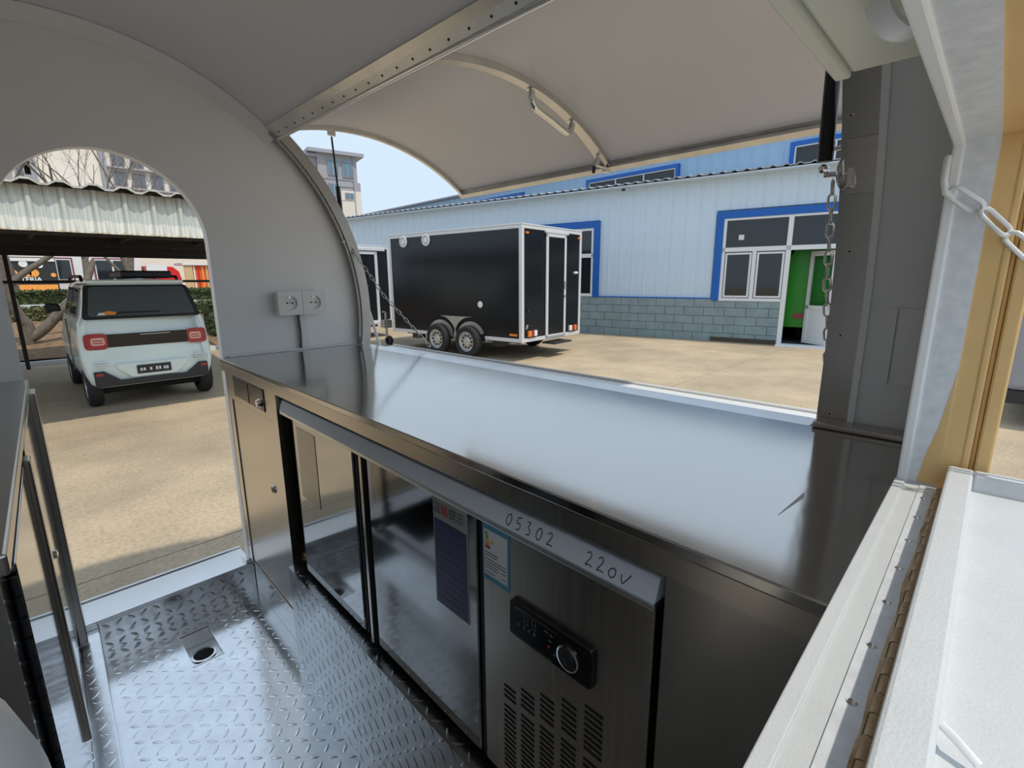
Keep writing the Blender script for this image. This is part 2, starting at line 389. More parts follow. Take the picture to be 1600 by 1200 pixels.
b.prism([barrel(RB, a0+(pi-2*a0)*k/40) for k in range(41)], f0, f1)
b.build('wall_core', 'galv', nw)
# exterior skin in gold with ribs around the opening
b = MB(); f0, f1 = (lambda x, z: (x, 0.0, z)), (lambda x, z: (x, .026, z))
gx = .003
b.prism([(XL-.04, .33), (XR+.04, .33), (XR+.04, WZ0-.03), (XL-.04, WZ0-.03)], f0, f1)
b.prism([(WX1+gx, WZ0-.03)] + arcpts(RB+.04, WZ0-.03, WZ1+gx, 1) + [(WX1+gx, WZ1+gx)], f0, f1)
b.prism([(WX0-gx, WZ0-.03), (WX0-gx, WZ1+gx)] + arcpts(RB+.04, WZ1+gx, WZ0-.03, -1), f0, f1)
a0 = math.asin((WZ1+gx-ZC)/(RB+.04))
b.prism([barrel(RB+.04, a0+(pi-2*a0)*k/40) for k in range(41)], f0, f1)
b.build('outer_skin', 'gold', nw)
b = MB()
for (d0, d1, ya, yb) in ((.001, .05, -.006, .004), (.009, .05, -.012, -.006), (.003, .05, -.030, -.012)):
    b.box(WX1+d0, WX1+d1, ya, yb, WZ0-.05, WZ1+d0)
    b.box(WX0-d1, WX1+d1, ya, yb, WZ1+d0, WZ1+d1)
b.build('window_surround', 'gold', nw, label='ribbed gold outer window surround', bevel=.003)
X_ = WX1-.0005
MB().prism([(.0262, 1.71), (.031, 1.665), (.036, 1.62), (.046, 1.57), (.052, 1.522), (.0262, 1.522)], lambda y, z: (X_, y, z), lambda y, z: (X_+.0006, y, z)).build('paint_overspray', 'gold', nw)
# inner bead frame
b = MB(); b.box(WX1-.005, WX1+.012, Y0-.012, Y0+.002, WZ0, WZ1+.01); b.box(WX0, WX1+.01, Y0-.012, Y0+.002, WZ1-.005, WZ1+.012)
b.build('inner_bead', 'whiteg', nw, bevel=.003)
# sill ledge
b = MB(); b.box(WX0, WX1, .030, Y0-.004, WZ0, WZ0+.004); b.box(WX0, WX1+.004, Y0-.010, Y0+.004, WZ0-.03, WZ0+.007); b.box(WX0, WX1, .022, .034, WZ0-.04, WZ0)
b.build('sill_ledge', 'whitep', nw, bevel=.0015)
b = MB(); b.box(WX0, WX1-.01, .0255, .0455, WZ0+.0035, WZ0+.0058)
leaf = b.build('hinge_leaf', 'galv', nw, label='pale steel leaf of the piano hinge')
random.seed(21); pts_ = [(WX0+.02*k, .0268+.003*abs(sin(k*.37))*random.uniform(.2, 1)) for k in range(80)]
MB().strip([[(x, .0256, WZ0+.0061) for x, y in pts_], [(x, y, WZ0+.0061) for x, y in pts_]]).build('rust_stain', 'rust', nw)
sm = None
for k in range(15):
    x = .93-.085*k
    if sm is None:
        bb = MB().lathe([(.0005, .0016), (.0026, .0014), (.0042, .0002)], (0, 0, 0), (0, 0, 1), 10); bb.box(-.0018, .0018, -.0004, .0004, .0014, .002)
        sm = bb.build('screw', 'chrome', leaf); sc = sm
    else: sc = dup(sm, leaf)
    o = OFF[nw.name]; sc.location = (x-o[0], .0365-o[1], WZ0+.0058-o[2])
    if k == 0: sm.data.transform(Matrix.Translation((o[0], o[1], o[2])))
kn = None
for k in range(62):
    x = WX1-.012-.026*k
    if x < WX0: break
    if kn is None:
        kn = MB().lathe([(.0005, 0), (.0048, 0), (.0048, .0245), (.0005, .0245)], (0, 0, 0), (-1, 0, 0), 10).build('hinge_knuckle', 'rust', nw, smooth=40)
        o = OFF[nw.name]; kn.data.transform(Matrix.Translation((o[0], o[1], o[2]))); ob = kn
    else: ob = dup(kn, nw)
    ob.location = (x-o[0], (.0215 if k % 2 else .0205)-o[1], WZ0+.004-o[2])
# fold-down outer shelf
sh = root('fold_down_shelf', (.3, -.24, WZ0), 'white powder coated fold-down window shelf with raised rim', 'shelf')
SX0, SX1, SY0, SY1, ZT = -.80, .990, -.52, .0165, 1.563
b = MB()
b.box(SX0, SX1, -.013, SY1, ZT-.042, ZT); b.box(SX0, SX1, SY0, SY0+.03, ZT-.042, ZT)
b.box(SX1-.030, SX1, SY0+.03, -.013, ZT-.042, ZT); b.box(SX0, SX0+.03, SY0+.03, -.013, ZT-.042, ZT)
b.build('rim', 'whitep', sh, bevel=.0035)
MB().box(SX0+.03, SX1-.030, SY0+.03, -.013, ZT-.040, ZT-.024).build('panel', 'whitep', sh)
MB().tube([(.402, -.015, ZT-.012), (.392, -.022, ZT-.010), (.386, -.034, ZT-.016)], .003, 6).build('latch_stub', 'whiteg', sh, smooth=60)

# ================================================================== FLOOR, LEDGE, STEP (checker plate)
def lugs(b, O, ex_, ey_, nn, wd, ln, p=.043, skip=None, L_=.036, W_=.0105, H_=.0013):
    O, ex_, ey_, nn = Vector(O), Vector(ex_), Vector(ey_), Vector(nn)
    i = 0
    while i*p+p/2 < wd:
        j = 0
        while j*p+p/2 < ln:
            cx, cy = i*p+p/2, j*p+p/2
            if not (skip and skip(cx, cy)):
                c = O+ex_*cx+ey_*cy
                t = (ex_+ey_).normalized() if (i+j) % 2 else (ex_-ey_).normalized()
                s_ = nn.cross(t)
                base = [c+t*L_/2, c+t*L_*.22+s_*W_*.48, c-t*L_*.22+s_*W_*.48, c-t*L_/2, c-t*L_*.22-s_*W_*.48, c+t*L_*.22-s_*W_*.48]
                topv = [c+t*L_*.28+nn*H_, c-t*L_*.28+nn*H_]
                b.add(base+topv, [(0, 1, 6), (1, 2, 7, 6), (2, 3, 7), (3, 4, 7), (4, 5, 6, 7), (5, 0, 6)])
            j += 1
        i += 1
# counter frame: face plane leans 1.8 degrees
CA = radians(-1.8); CD = Vector((sin(-CA), cos(CA), 0)); CN = Vector((cos(CA), sin(CA), 0)); CO = Vector((.572, 0, 0))
def cf(u, v, z): p = CO+CN*u+CD*v; return (p.x, p.y, z)
def cx_at(y): return .572+.0314*y
fl = root('floor', (.35, 1.2, FL), 'checker plate aluminium floor of the trailer', None, kind='structure')
LX0 = lambda y: -.035+.041*y       # riser of left ledge
b = MB()
dr = (.305, .412, 2.095, 2.325)     # drain opening
ys = [.0, dr[2], dr[3], Y1+.0]
for ya, yb in zip(ys[:-1], ys[1:]):
    xs = [(LX0(ya), LX0(yb)), (dr[0], dr[0]), (dr[1], dr[1]), (cx_at(ya)+.03, cx_at(yb)+.03)]
    for k in range(3):
        if ya == dr[2] and k == 1: continue
        (a1, a2), (b1, b2) = xs[k], xs[k+1]
        b.hexa([(a1, ya, FL-.004), (b1, ya, FL-.004), (b2, yb, FL-.004), (a2, yb, FL-.004)], [(a1, ya, FL), (b1, ya, FL), (b2, yb, FL), (a2, yb, FL)])
b.build('floor_sheet', 'plate', fl)
b = MB()
def skipf(cx, cy):
    x, y = cx-.02, cy+.02
    return x < LX0(y)+.022 or x > cx_at(y)-.012 or (dr[0]-.03 < x < dr[1]+.03 and dr[2]-.03 < y < dr[3]+.03)
lugs(b, (-.02, .02, FL), (1, 0, 0), (0, 1, 0), (0, 0, 1), .72, Y1-.03, skip=skipf)
tag(b.build('tread_lugs', 'plate', fl, smooth=30), None, kind='stuff')
# kick plate below the door sill
b = MB().box(DX0-.02, cx_at(2.4)+.06, 2.457, 2.467, FL, .468); b.build('kick_plate', 'plate', fl)
b = MB(); lugs(b, (DX0+.06, 2.457, FL+.005), (1, 0, 0), (0, 0, 1), (0, -1, 0), .58, .13)
tag(b.build('kick_lugs', 'plate', fl, smooth=30), None, kind='stuff')
# left ledge
b = MB(); b.hexa([(-.79, 0, .33), (LX0(0), 0, .33), (LX0(2.46), 2.46, .33), (-.79, 2.46, .33)], [(-.79, 0, .46), (LX0(0), 0, .46), (LX0(2.46), 2.46, .46), (-.79, 2.46, .46)])
b.build('side_ledge', 'plate', fl, bevel=.004)
b = MB(); lugs(b, (-.14, .02, .46), (1, 0, 0), (0, 1, 0), (0, 0, 1), .22, 2.42, skip=lambda cx, cy: cx-.14 > LX0(cy+.02)-.018)
tag(b.build('ledge_lugs', 'plate', fl, smooth=30), None, kind='stuff')
# step along the fridge
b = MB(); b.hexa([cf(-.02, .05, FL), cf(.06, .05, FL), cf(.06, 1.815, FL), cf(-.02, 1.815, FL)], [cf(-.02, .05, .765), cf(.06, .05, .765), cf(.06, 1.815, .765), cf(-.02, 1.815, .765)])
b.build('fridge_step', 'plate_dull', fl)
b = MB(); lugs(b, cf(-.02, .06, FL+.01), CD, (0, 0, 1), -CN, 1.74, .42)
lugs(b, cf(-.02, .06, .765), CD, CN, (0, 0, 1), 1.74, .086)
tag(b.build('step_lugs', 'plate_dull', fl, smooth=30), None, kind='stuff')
# drain
d = root('floor_drain', (.36, 2.21, FL-.07), 'square steel floor drain with round hole by the doorway', 'drain')
b = MB()
DZ_ = FL-.035
b.box(dr[0]-.004, dr[1]+.004, dr[2]-.004, dr[3]+.004, DZ_-.004, DZ_)
for q in ((dr[0]-.004, dr[0], dr[2], dr[3]), (dr[1], dr[1]+.004, dr[2], dr[3]), (dr[0], dr[1], dr[2]-.004, dr[2]), (dr[0], dr[1], dr[3], dr[3]+.004)): b.box(*q, DZ_-.004, FL+.002)
b.build('drain_tray', 'alu_bright', d)
MB().lathe([(.047, 0), (.047, .005), (.038, .005), (.036, .0)], (.36, 2.19, DZ_), (0, 0, 1), 24).build('drain_collar', 'chrome', d, smooth=40)
MB().disc((.36, 2.19, DZ_+.0005), (0, 0, 1), .037, .001, 24).build('drain_hole', 'dark', d)

# ================================================================== COUNTER SIDE
ct = root('worktop', (.95, 1.27, 1.45), 'long brushed stainless steel worktop under the serving opening', 'worktop')
yA, yB, XB = Y0+.003, 2.462, 1.278
def fx(y): return cx_at(y)-.014
b = MB(); b.hexa([(fx(yA), yA, 1.492), (XB, yA, 1.492), (XB, yB, 1.492), (fx(yB), yB, 1.492)], [(fx(yA), yA, 1.51), (XB, yA, 1.51), (XB, yB, 1.51), (fx(yB), yB, 1.51)])
b.build('top_sheet', 'top_steel', ct, bevel=.0025)
b = MB(); b.hexa([(fx(yA), yA, 1.457), (fx(yA)+.012, yA, 1.457), (fx(yB)+.012, yB, 1.457), (fx(yB), yB, 1.457)], [(fx(yA), yA, 1.4925), (fx(yA)+.012, yA, 1.4925), (fx(yB)+.012, yB, 1.4925), (fx(yB), yB, 1.4925)])
b.build('front_lip', 'steel', ct)
b = MB(); b.box(XB-.012, XB+.045, yA, PY-.004, 1.51, 1.524); b.build('upstand', 'dark_steel', ct, bevel=.004)
b = MB(); b.box(.672, XB, yB-.012, yB, 1.51, 1.519); b.build('end_upstand', 'whiteg', ct, bevel=.003)
sf = MB().prism([(0.742, 0.184), (0.856, 0.178), (0.838, 0.173)], lambda x, y: (x, y, 1.5101), lambda x, y: (x, y, 1.5106)).build('scuff', 'greytxt', ct)
# opening sill track between counter and outer shelf
struct(MB().box(XB+.001, XR+.035, PY+.003, 2.414, 1.472, 1.508).build('window_1_sill', 'alu_bright', bevel=.003), 'bright aluminium sill of the serving opening')
# outer shelf
os_ = root('outer_serving_shelf', (1.42, 1.35, 1.46), 'narrow pale outer serving shelf hung on chains outside the worktop', 'shelf')
b = MB(); b.box(1.37, 1.53, .20, 2.44, 1.462, 1.482); b.box(1.518, 1.53, .20, 2.44, 1.482, 1.490); b.box(1.37, 1.38, .20, 2.44, 1.482, 1.490)
b.build('shelf_board', 'whiteg', os_, bevel=.003)
MB().box(1.372, 1.384, 1.40, 1.44, 1.489, 1.4935).build('shelf_hinge', 'black', os_)

def froot(name, u, v, z, label, cat):
    return root(name, cf(u, v, z), label, cat, rz=CA, off=(u, v, z))
# --- end cabinet
cb = froot('end_cabinet', .2, 2.13, FL, 'narrow stainless cabinet with locked door beside the doorway', 'cabinet')
b = MB(); b.box(.02, .60, 1.83, 2.452, .52, 1.455); b.box(.0, .02, 1.815, 1.868, .52, 1.455); b.box(.0, .02, 2.398, 2.452, .52, 1.455)
b.box(.0, .02, 1.868, 2.398, 1.333, 1.355); b.box(0, .02, 1.868, 1.94, 1.355, 1.455); b.box(0, .02, 2.335, 2.398, 1.355, 1.455); b.box(.0, .02, 1.94, 2.335, 1.45, 1.455); b.box(0, .02, 1.868, 2.398, .515, .525)
b.build('body', 'steel', cb)
b = MB(); b.box(.018, .6, 1.82, 2.45, FL+.001, .52); b.build('plinth', 'mirror', cb)
dd = MB().box(.004, .022, 1.872, 2.394, .53, 1.328).build('door', 'steel', cb, bevel=.002)
MB().lathe([(.0005, .006), (.015, .006), (.019, .003), (.019, 0)], (.004, 1.96, 1.034), (-1, 0, 0), 16).build('lock', 'chrome', dd, smooth=40)
MB().disc((-.0025, 1.96, 1.034), (-1, 0, 0), .012, .0006, 14).build('lock_core', 'black', dd)
ep = MB().box(-.004, .018, 1.942, 2.333, 1.357, 1.449).build('switch_panel', 'brownp', cb, label='smoky brown electrical switch panel', bevel=.003)
MB().box(-.0055, -.0035, 2.125, 2.131, 1.36, 1.446).build('panel_divider', 'black', ep)
MB().box(-.0055, -.0035, 1.946, 2.329, 1.442, 1.447).build('panel_edge', 'black', ep)
MB().lathe([(.0005, .012), (.014, .012), (.017, .004), (.019, 0)], (-.004, 1.99, 1.385), (-1, 0, 0), 16).build('panel_knob', 'chrome', ep, smooth=40)
for vv in (2.26, 2.11):
    bb = MB(); bb.box(-.0052, -.004, vv-.02, vv+.01, 1.402, 1.408); bb.build('panel_mark', 'greytxt', ep)
# --- fridge
fr = froot('undercounter_fridge', .3, 1.04, .766, 'stainless two door undercounter fridge with control panel', 'fridge')
b = MB(); b.box(.05, .60, .285, 1.80, .768, 1.40); b.build('carcass', 'dark', fr)
b = MB(); b.hexa([(.000, .288, 1.392), (.05, .288, 1.392), (.05, 1.793, 1.392), (.000, 1.793, 1.392)], [(.014, .288, 1.430), (.05, .288, 1.430), (.05, 1.793, 1.430), (.014, 1.793, 1.430)]); st = b.build('top_rail', 'film', fr, label='pale top rail with handwritten numbers', bevel=.003)
b = MB(); b.box(.002, .05, .288, 1.793, 1.380, 1.3915); b.build('rail_edge', 'alu', fr, bevel=.002)
def door(v0, v1, z0, z1, name='door', m='mirror'):
    return MB().box(.012, .05, v0, v1, z0, z1).build(name, m, fr, bevel=.003)
dA = door(1.252, 1.70, .79, 1.378); dB = door(.700, 1.165, .79, 1.378); dC = door(.291, .680, .79, 1.378, 'compressor_panel', 'steel')
for v0, v1 in ((1.70, 1.722), (1.236, 1.25), (1.167, 1.181), (.682, .698)):
    MB().box(.018, .05, v0, v1, .785, 1.378).build('door_gasket', 'black', fr)
MB().box(.004, .05, 1.183, 1.196, .79, 1.378).build('door_handle_edge', 'dark_steel', fr)
# film pocket on door A, hinge hook on door B
b = MB(); b.box(.0105, .012, 1.515, 1.668, 1.10, 1.357); b.build('document_pocket', 'softfilm', dA, bevel=.001)
# blue notice on door B
MB().box(.0108, .012, .728, .852, 1.105, 1.378).build('notice_backing', 'notice_film', dB)
nt_ = MB().box(.0102, .0109, .732, .848, 1.107, 1.322).build('notice', 'bluest', dB, label='dark blue instruction sticker with ruled lines')
b = MB()
for k in range(11): b.box(.0098, .0103, .738, .843, 1.302-.0175*k, 1.3032-.0175*k)
b.build('ruled_lines', 'bluel', nt_)
fcf = lambda v0, z0, u: (lambda x, y: (u, v0-x, z0+y))
hasjk = None
for i, ch in enumerate('温馨提示'):
    hasjk = text_mesh(ch, .030, fcf(.837-.029*i, 1.348, .0100), 'notice_title', 'red' if i == 1 else 'ink', dB, bold=0)
# energy label
lab = MB().box(.0105, .0122, .600, .678, 1.250, 1.377).build('energy_label', 'cyan', dC, label='white energy label with cyan border')
MB().box(.0098, .0106, .605, .673, 1.262, 1.362).build('label_paper', 'paper', lab)
for k, cc in enumerate(('green_p', 'green_p', 'yellow_p', 'orange', 'red')):
    MB().box(.0093, .0099, .668-.007-.0018*k, .668, 1.352-.0075*k, 1.358-.0075*k).build('energy_bar', cc, lab)
MB().box(.0093, .0099, .645, .652, 1.335, 1.342).build('energy_grade', 'yellow_p', lab)
b = MB()
for (v0, v1, zz) in ((.632, .670, 1.312), (.635, .670, 1.306), (.607, .671, 1.297), (.607, .671, 1.2905), (.63, .671, 1.284), (.633, .671, 1.278), (.609, .620, 1.270), (.609, .622, 1.282), (.64, .671, 1.268)):
    b.box(.0093, .0099, v0, v1, zz, zz+.0016)
b.build('label_print', 'greytxt', lab)
# control unit
poly = []
W2, H2 = .101, .040
for (sx, sy) in ((1, 1), (-1, 1), (-1, -1), (1, -1)):
    for k in range(4):
        a = {(1, 1): 0, (-1, 1): pi/2, (-1, -1): pi, (1, -1): 3*pi/2}[(sx, sy)] + pi/2*k/3
        poly.append((.493+sx*(W2-.012)+.012*cos(a), 1.209+sy*(H2-.012)+.012*sin(a)))
cu = MB().prism(poly, lambda v, z: (.014, v, z), lambda v, z: (.003, v, z)).build('control_unit', 'blackg', dC, label='black control unit with round dial', bevel=.003, smooth=40)
MB().lathe([(.021, 0), (.0245, 0), (.0245, .003), (.021, .004)], (.003, .444, 1.205), (-1, 0, 0), 32).build('dial_ring', 'chrome', cu, smooth=40)
MB().lathe([(.0005, .007), (.017, .006), (.0205, .001)], (.003, .444, 1.205), (-1, 0, 0), 28).build('dial', 'black', cu, smooth=40)
b = MB(); b.box(.0022, .0032, .470, .575, 1.2368, 1.2380); b.box(.0022, .0032, .480, .594, 1.1735, 1.1747); b.box(.0022, .0032, .394, .425, 1.2368, 1.238); b.build('trim_line', 'chrome', cu)
for i in range(2):
    v0 = .553-.020*i; b = MB()
    for (a0, a1, z0, z1) in ((0, .012, 1.231, 1.2325), (0, .012, 1.2215, 1.223), (0, .012, 1.212, 1.2135), (0, .0016, 1.212, 1.2325), (.0104, .012, 1.212, 1.2325)): b.box(.0022, .0032, v0-a1, v0-a0, z0, z1)
    b.build('display_digit', 'greytxt', cu)
for k, v0 in enumerate((.566, .551, .538, .525)): MB().disc((.003, v0, 1.205), (-1, 0, 0), .0035, .0012, 10).build('button', 'greytxt', cu)
MB().disc((.003, .489, 1.201), (-1, 0, 0), .003, .001, 10).build('indicator', 'red', cu)
b = MB()
for (v0, zz) in ((.50, 1.226), (.488, 1.224), (.478, 1.190), (.49, 1.212)): b.box(.0022, .0032, v0-.008, v0, zz, zz+.004)
b.build('control_print', 'greytxt', cu)
# vent slots
cols = [(.619, .585, 1.030, .006), (.569, .533, 1.053, .018), (.517, .482, 1.078, .030), (.464, .430, 1.104, .044), (.412, .374, 1.128, .060)]
sl_ = None
for (v0, v1, zt, grp) in cols:
    n1 = max(3, int(grp/.0118)+3); zz = zt; cnt = 0
    while zz > .83:
        cnt += 1
        if cnt == n1+1: zz -= .012
        b = MB().add([(.0113, v0, zz), (.0113, v1, zz), (.0113, v1, zz-.0052), (.0113, v0, zz-.0052)], [(0, 1, 2, 3)])
        sl_ = MB().box(.0112, .0125, v1, v0, zz-.0052, zz).build('vent_slot', 'dark', dC)
        zz -= .0125
# handwriting
b = MB(); S = .021
hwf = lambda v0, z0: (lambda x, y: (.014*(z0+y-1.392)/.038-.0006, v0-x, z0+y))
hw = hwf(.601, 1.411)
gl = {'0': [[(.5, 1), (.1, .7), (.05, .25), (.35, 0), (.65, .3), (.68, .75), (.45, 1)]],
      '5': [[(.2, 1), (.12, .5), (.5, .55), (.62, .25), (.4, 0), (.1, .05)], [(.2, .98), (.65, 1.02)]],
      '3': [[(.05, .95), (.5, 1.0), (.3, .6), (.6, .35), (.5, .02), (.1, .0)]],
      '2': [[(.05, .8), (.35, 1), (.55, .7), (.1, .05), (.4, .1), (.8, .05)]],
      'V': [[(0, .55), (.25, .0), (.9, .75)]]}
for i, ch in enumerate('05302'):
    for s_ in gl[ch]: stroke(b, smooth_pts([(x*S*.85+i*.0255, (y-.5)*S) for x, y in s_], 5), hw, .0021)
b.build('handwritten_number', 'ink', st, label='handwritten grey number 05302')
b = MB(); hw2 = hwf(.415, 1.411)
for i, ch in enumerate('220V'):
    k = .7 if i == 2 else 1
    for s_ in gl[ch]: stroke(b, smooth_pts([(x*S*.85+i*.0225, (y*k-.5)*S) for x, y in s_], 5), hw2, .0019)
b.build('handwritten_voltage', 'ink', st, label='handwritten grey 220V')
# right filler panel
fp = froot('filler_panel', .2, .18, FL, 'plain stainless end panel right of the fridge', 'panel')
MB().box(.0, .58, .082, .272, FL+.43, 1.449).build('panel', 'dark_steel', fp)
MB().box(.002, .02, .082, .268, 1.4495, 1.4555).build('top_gap', 'dark', fp)

# --- sockets
def socket(x, lab):
    s_ = root('wall_socket', (x, Y1, 1.69), lab, 'socket', group='twin wall sockets above the worktop')
    b = MB().box(x-.054, x+.054, Y1-.0505, Y1-.001, 1.692, 1.795); b.build('back_box', 'plastic', s_, bevel=.005)
    b = MB(); rows = [[], [], []]
    for k in range(40):
        a = 2*pi*k/40; m_ = max(abs(cos(a)), abs(sin(a)))
        rows[0].append((x+.057*cos(a)/m_, Y1-.050, 1.744+.056*sin(a)/m_)); rows[1].append((x+.057*cos(a)/m_, Y1-.064, 1.744+.056*sin(a)/m_)); rows[2].append((x+.033*cos(a), Y1-.064, 1.744+.033*sin(a)))
    b.strip(rows, closed_v=True); b.build('face_plate', 'plastic', s_, smooth=30)
    MB().lathe([(.033, 0), (.0315, -.013), (.0005, -.013)], (x, Y1-.064, 1.744), (0, -1, 0), 28).build('socket_well', 'plastic', s_, smooth=30)
    MB().box(x-.006, x+.006, Y1-.058, Y1-.0505, 1.768, 1.776).build('earth_clip', 'alu', s_)
    for dx, dz, r in ((-.012, 0, .0042), (.012, 0, .0042), (0, .0, .002)):
        MB().disc((x+dx, Y1-.0512, 1.744+dz), (0, -1, 0), r, .001, 10).build('pin_hole', 'dark', s_)
socket(.952, 'left one of two white wall sockets above the worktop')
socket(1.068, 'right one of two white wall sockets above the worktop')
cd = root('cable_conduit', (1.02, Y1, 1.51), 'pale vertical cable trunking below the wall sockets', 'conduit')
MB().box(1.0, 1.045, Y1-.014, Y1-.001, 1.52, 1.69).build('trunking', 'plastic', cd, bevel=.002)
MB().tube([(1.0, Y1-.02, 1.692), (1.003, Y1-.019, 1.6), (1.0, Y1-.018, 1.521)], .006, 8).build('cable', 'greytxt', cd, smooth=60)

# ================================================================== HATCH
P0h, P1h, RH = Vector((1.02, 2.535)), Vector((2.07, 2.358)), 1.2
ch = P1h-P0h; hlen = ch.length; mid = (P0h+P1h)/2; nrm = Vector((-ch.y, ch.x)).normalized()
hc = mid - nrm*sqrt(RH*RH-hlen*hlen/4); th = math.asin(hlen/2/RH); ang0 = atan2(nrm.y, nrm.x)
def hp(t, r=0.0):
    """t in 0..1 from hinge to lip, r outwards"""
    a = ang0 + th*(1-2*t); return (hc.x+(RH+r)*cos(a), hc.y+(RH+r)*sin(a))
HY0, HY1 = .30, 2.435
ht = root('serving_hatch', (P0h.x, 1.37, P0h.y), 'open curved serving hatch with pale lining raised above the worktop', 'hatch')
def hstrip(name, m, t0, t1, r0, r1, ya, yb, n=24, parent=None, **k):
    ins = [hp(t0+(t1-t0)*i/n, r0) for i in range(n+1)]; outs = [hp(t0+(t1-t0)*i/n, r1) for i in range(n+1)]
    return MB().prism(ins+outs[::-1], lambda x, z: (x, ya, z), lambda x, z: (x, yb, z)).build(name, m, parent or ht, smooth=30, **k)
hstrip('lining', 'hatchp', -.0, .985, 0, .012, HY0+.02, HY1-.02)
hstrip('outer_skin', 'gold', -.035, 1, .013, .03, HY0, HY1)
hstrip('edge_frame', 'alu', .02, .99, -.018, .013, HY1-.022, HY1, label='aluminium edge rail')
hstrip('edge_frame', 'alu', .02, .99, -.018, .013, HY0, HY0+.022)
hstrip('front_lip', 'tan' if 0 else 'alu', .975, 1.0, -.03, .013, HY0, HY1, n=3, label='aluminium front lip')
hstrip('lip_seal', 'fender', .968, .975, -.006, .0, HY0+.03, HY1-.03, n=2)
rb = hstrip('rib', 'alu', .02, .985, -.024, 0, 1.355, 1.395, label='curved aluminium stiffening rib')
hstrip('rib_flange', 'alu', .02, .985, -.006, 0, 1.395, 1.42)
# grab handle on rib
hb = MB(); y = 1.372
tpath = []
for t, r in ((.46, -.02), (.462, -.05), (.475, -.072), (.50, -.082), (.58, -.085), (.66, -.085), (.685, -.078), (.70, -.06), (.702, -.02)):
    x, z = hp(t, r); tpath.append((x, y-.012*0, z))
hb.tube(smooth_pts(tpath, 4), .0135, 10); hb.build('grab_handle', 'chrome', ht, label='chrome grab handle', smooth=60)
b = MB()
for t in (.46, .702):
    x, z = hp(t, -.024); b.disc((x, y, z), (hc.x-x, 0, hc.y-z), .02, .003, 14)
b.build('handle_foot', 'chrome', ht)
# T-latch near the lip
x, z = hp(.90, -.024); x2, z2 = hp(.945, -.03)
lt = MB().box(x-.004, x2+.02, 1.366, 1.386, min(z, z2)-.02, max(z, z2)+.0).build('latch', 'chrome', ht, bevel=.003)
MB().tube([(x+.02, 1.376, z-.012), (x-.02, 1.372, z-.03), (x-.035, 1.37, z-.06)], .006, 8).build('latch_lever', 'chrome', lt, smooth=60)
MB().tube([(x-.033, 1.37, z-.056), (x-.037, 1.37, z-.085)], .0075, 8).build('lever_grip', 'black', lt, smooth=60)
x3, z3 = hp(.975, -.03); MB().box(x3-.01, x3+.03, 1.362, 1.39, z3-.018, z3+.003).build('latch_keeper', 'chrome', lt, bevel=.003)
# hinge rail on roof edge
hr = root('hatch_hinge_rail', (.99, 1.3, 2.5), 'long aluminium hinge rail along the ceiling edge above the hatch', 'hinge rail')
xh, zh = barrel(RB, HA)
rows = [[(xh-.075*sin(HA)*1.0-.0, y_, zh+.065*cos(HA)-.012) for y_ in (.0, 2.46)], [(xh-.02, y_, zh-.004) for y_ in (.0, 2.46)]]
e1 = Vector((-sin(HA), cos(HA)))      # along roof upward
nin = Vector((-cos(HA), -sin(HA)))    # inward
def hq(a, r): p = Vector((xh, zh))+e1*a+nin*r; return (p.x, p.y)
b = MB().prism([hq(.058, .0), hq(.058, .008), hq(.031, .010), hq(.031, .0)], lambda x, z: (x, .08, z), lambda x, z: (x, 2.44, z)); b.build('upper_flange', 'alu', hr)
b = MB().prism([hq(.030, .0), hq(.030, .006), hq(.0, .006), hq(.0, .0)], lambda x, z: (x, .08, z), lambda x, z: (x, 2.44, z)); b.build('screw_flange', 'alu', hr)
b = MB().tube([(*[hq(-.008, .004)[0]], .1, hq(-.008, .004)[1]), (hq(-.008, .004)[0], 2.43, hq(-.008, .004)[1])], .009, 8); b.build('hinge_barrel', 'alu_bright', hr, smooth=60)
q = hq(.015, .0062); sm2 = None
for k in range(24):
    if sm2 is None:
        sm2 = MB().disc((q[0], 0, q[1]), (nin.x, 0, nin.y), .0036, .0015, 8).build('screw', 'black', hr); ob = sm2
    else: ob = dup(sm2, hr)
    ob.location = (0, 2.36-.085*k, 0)
# gas struts
def strut(name, A, B, lab, f=.5, r1=.0045, r2=.010):
    A, B = Vector(A), Vector(B); s_ = root(name, A, lab, 'gas strut', group='gas struts holding the hatch')
    MB().tube([A+(B-A)*.03, A+(B-A)*f], r2, 12).build('cylinder', 'blackg', s_, smooth=60)
    MB().tube([A+(B-A)*(f-.01), A+(B-A)*.97], r1, 10).build('piston_rod', 'black', s_, smooth=60)
    MB().lathe([(.0005, -.012), (.009, -.008), (.009, .008), (.0005, .012)], A, (1, 0, 0), 12).build('ball_joint', 'chrome', s_, smooth=40)
    b = MB(); b.box(B.x-.02, B.x+.022, B.y-.004, B.y+.004, B.z-.012, B.z+.045); b.build('mount_plate', 'alu', s_, bevel=.003)
    return s_
strut('gas_strut', (1.262, 2.432, 2.045), (1.232, 2.425, 2.548), 'thin black gas strut at the far end of the hatch', .52)
strut('gas_strut', (1.262, .302, 2.075), (1.232, .305, 2.555), 'thick black gas strut beside the steel post', .80, .006, .0150)
# bracket with disc on post
bk = root('strut_bracket', (1.27, .285, 2.06), 'steel strut bracket with round disc on the steel post', 'bracket')
MB().lathe([(.0005, 0), (.03, 0), (.033, .003), (.03, .006), (.0005, .006)], (1.262, .262, 2.062), (.15, 1, 0), 24).build('disc', 'chrome', bk, smooth=40)
MB().tube([(1.262, .252, 2.062), (1.262, .300, 2.062)], .006, 8).build('pin', 'chrome', bk, smooth=60)
MB().tube([(1.262, .270, 2.115), (1.262, .29, 2.112), (1.262, .312, 2.113)], .005, 8).build('rod', 'chrome', bk, smooth=60)
MB().box(1.25, 1.262, .243, .258, 2.03, 2.095).build('tab', 'chrome', bk, bevel=.003)

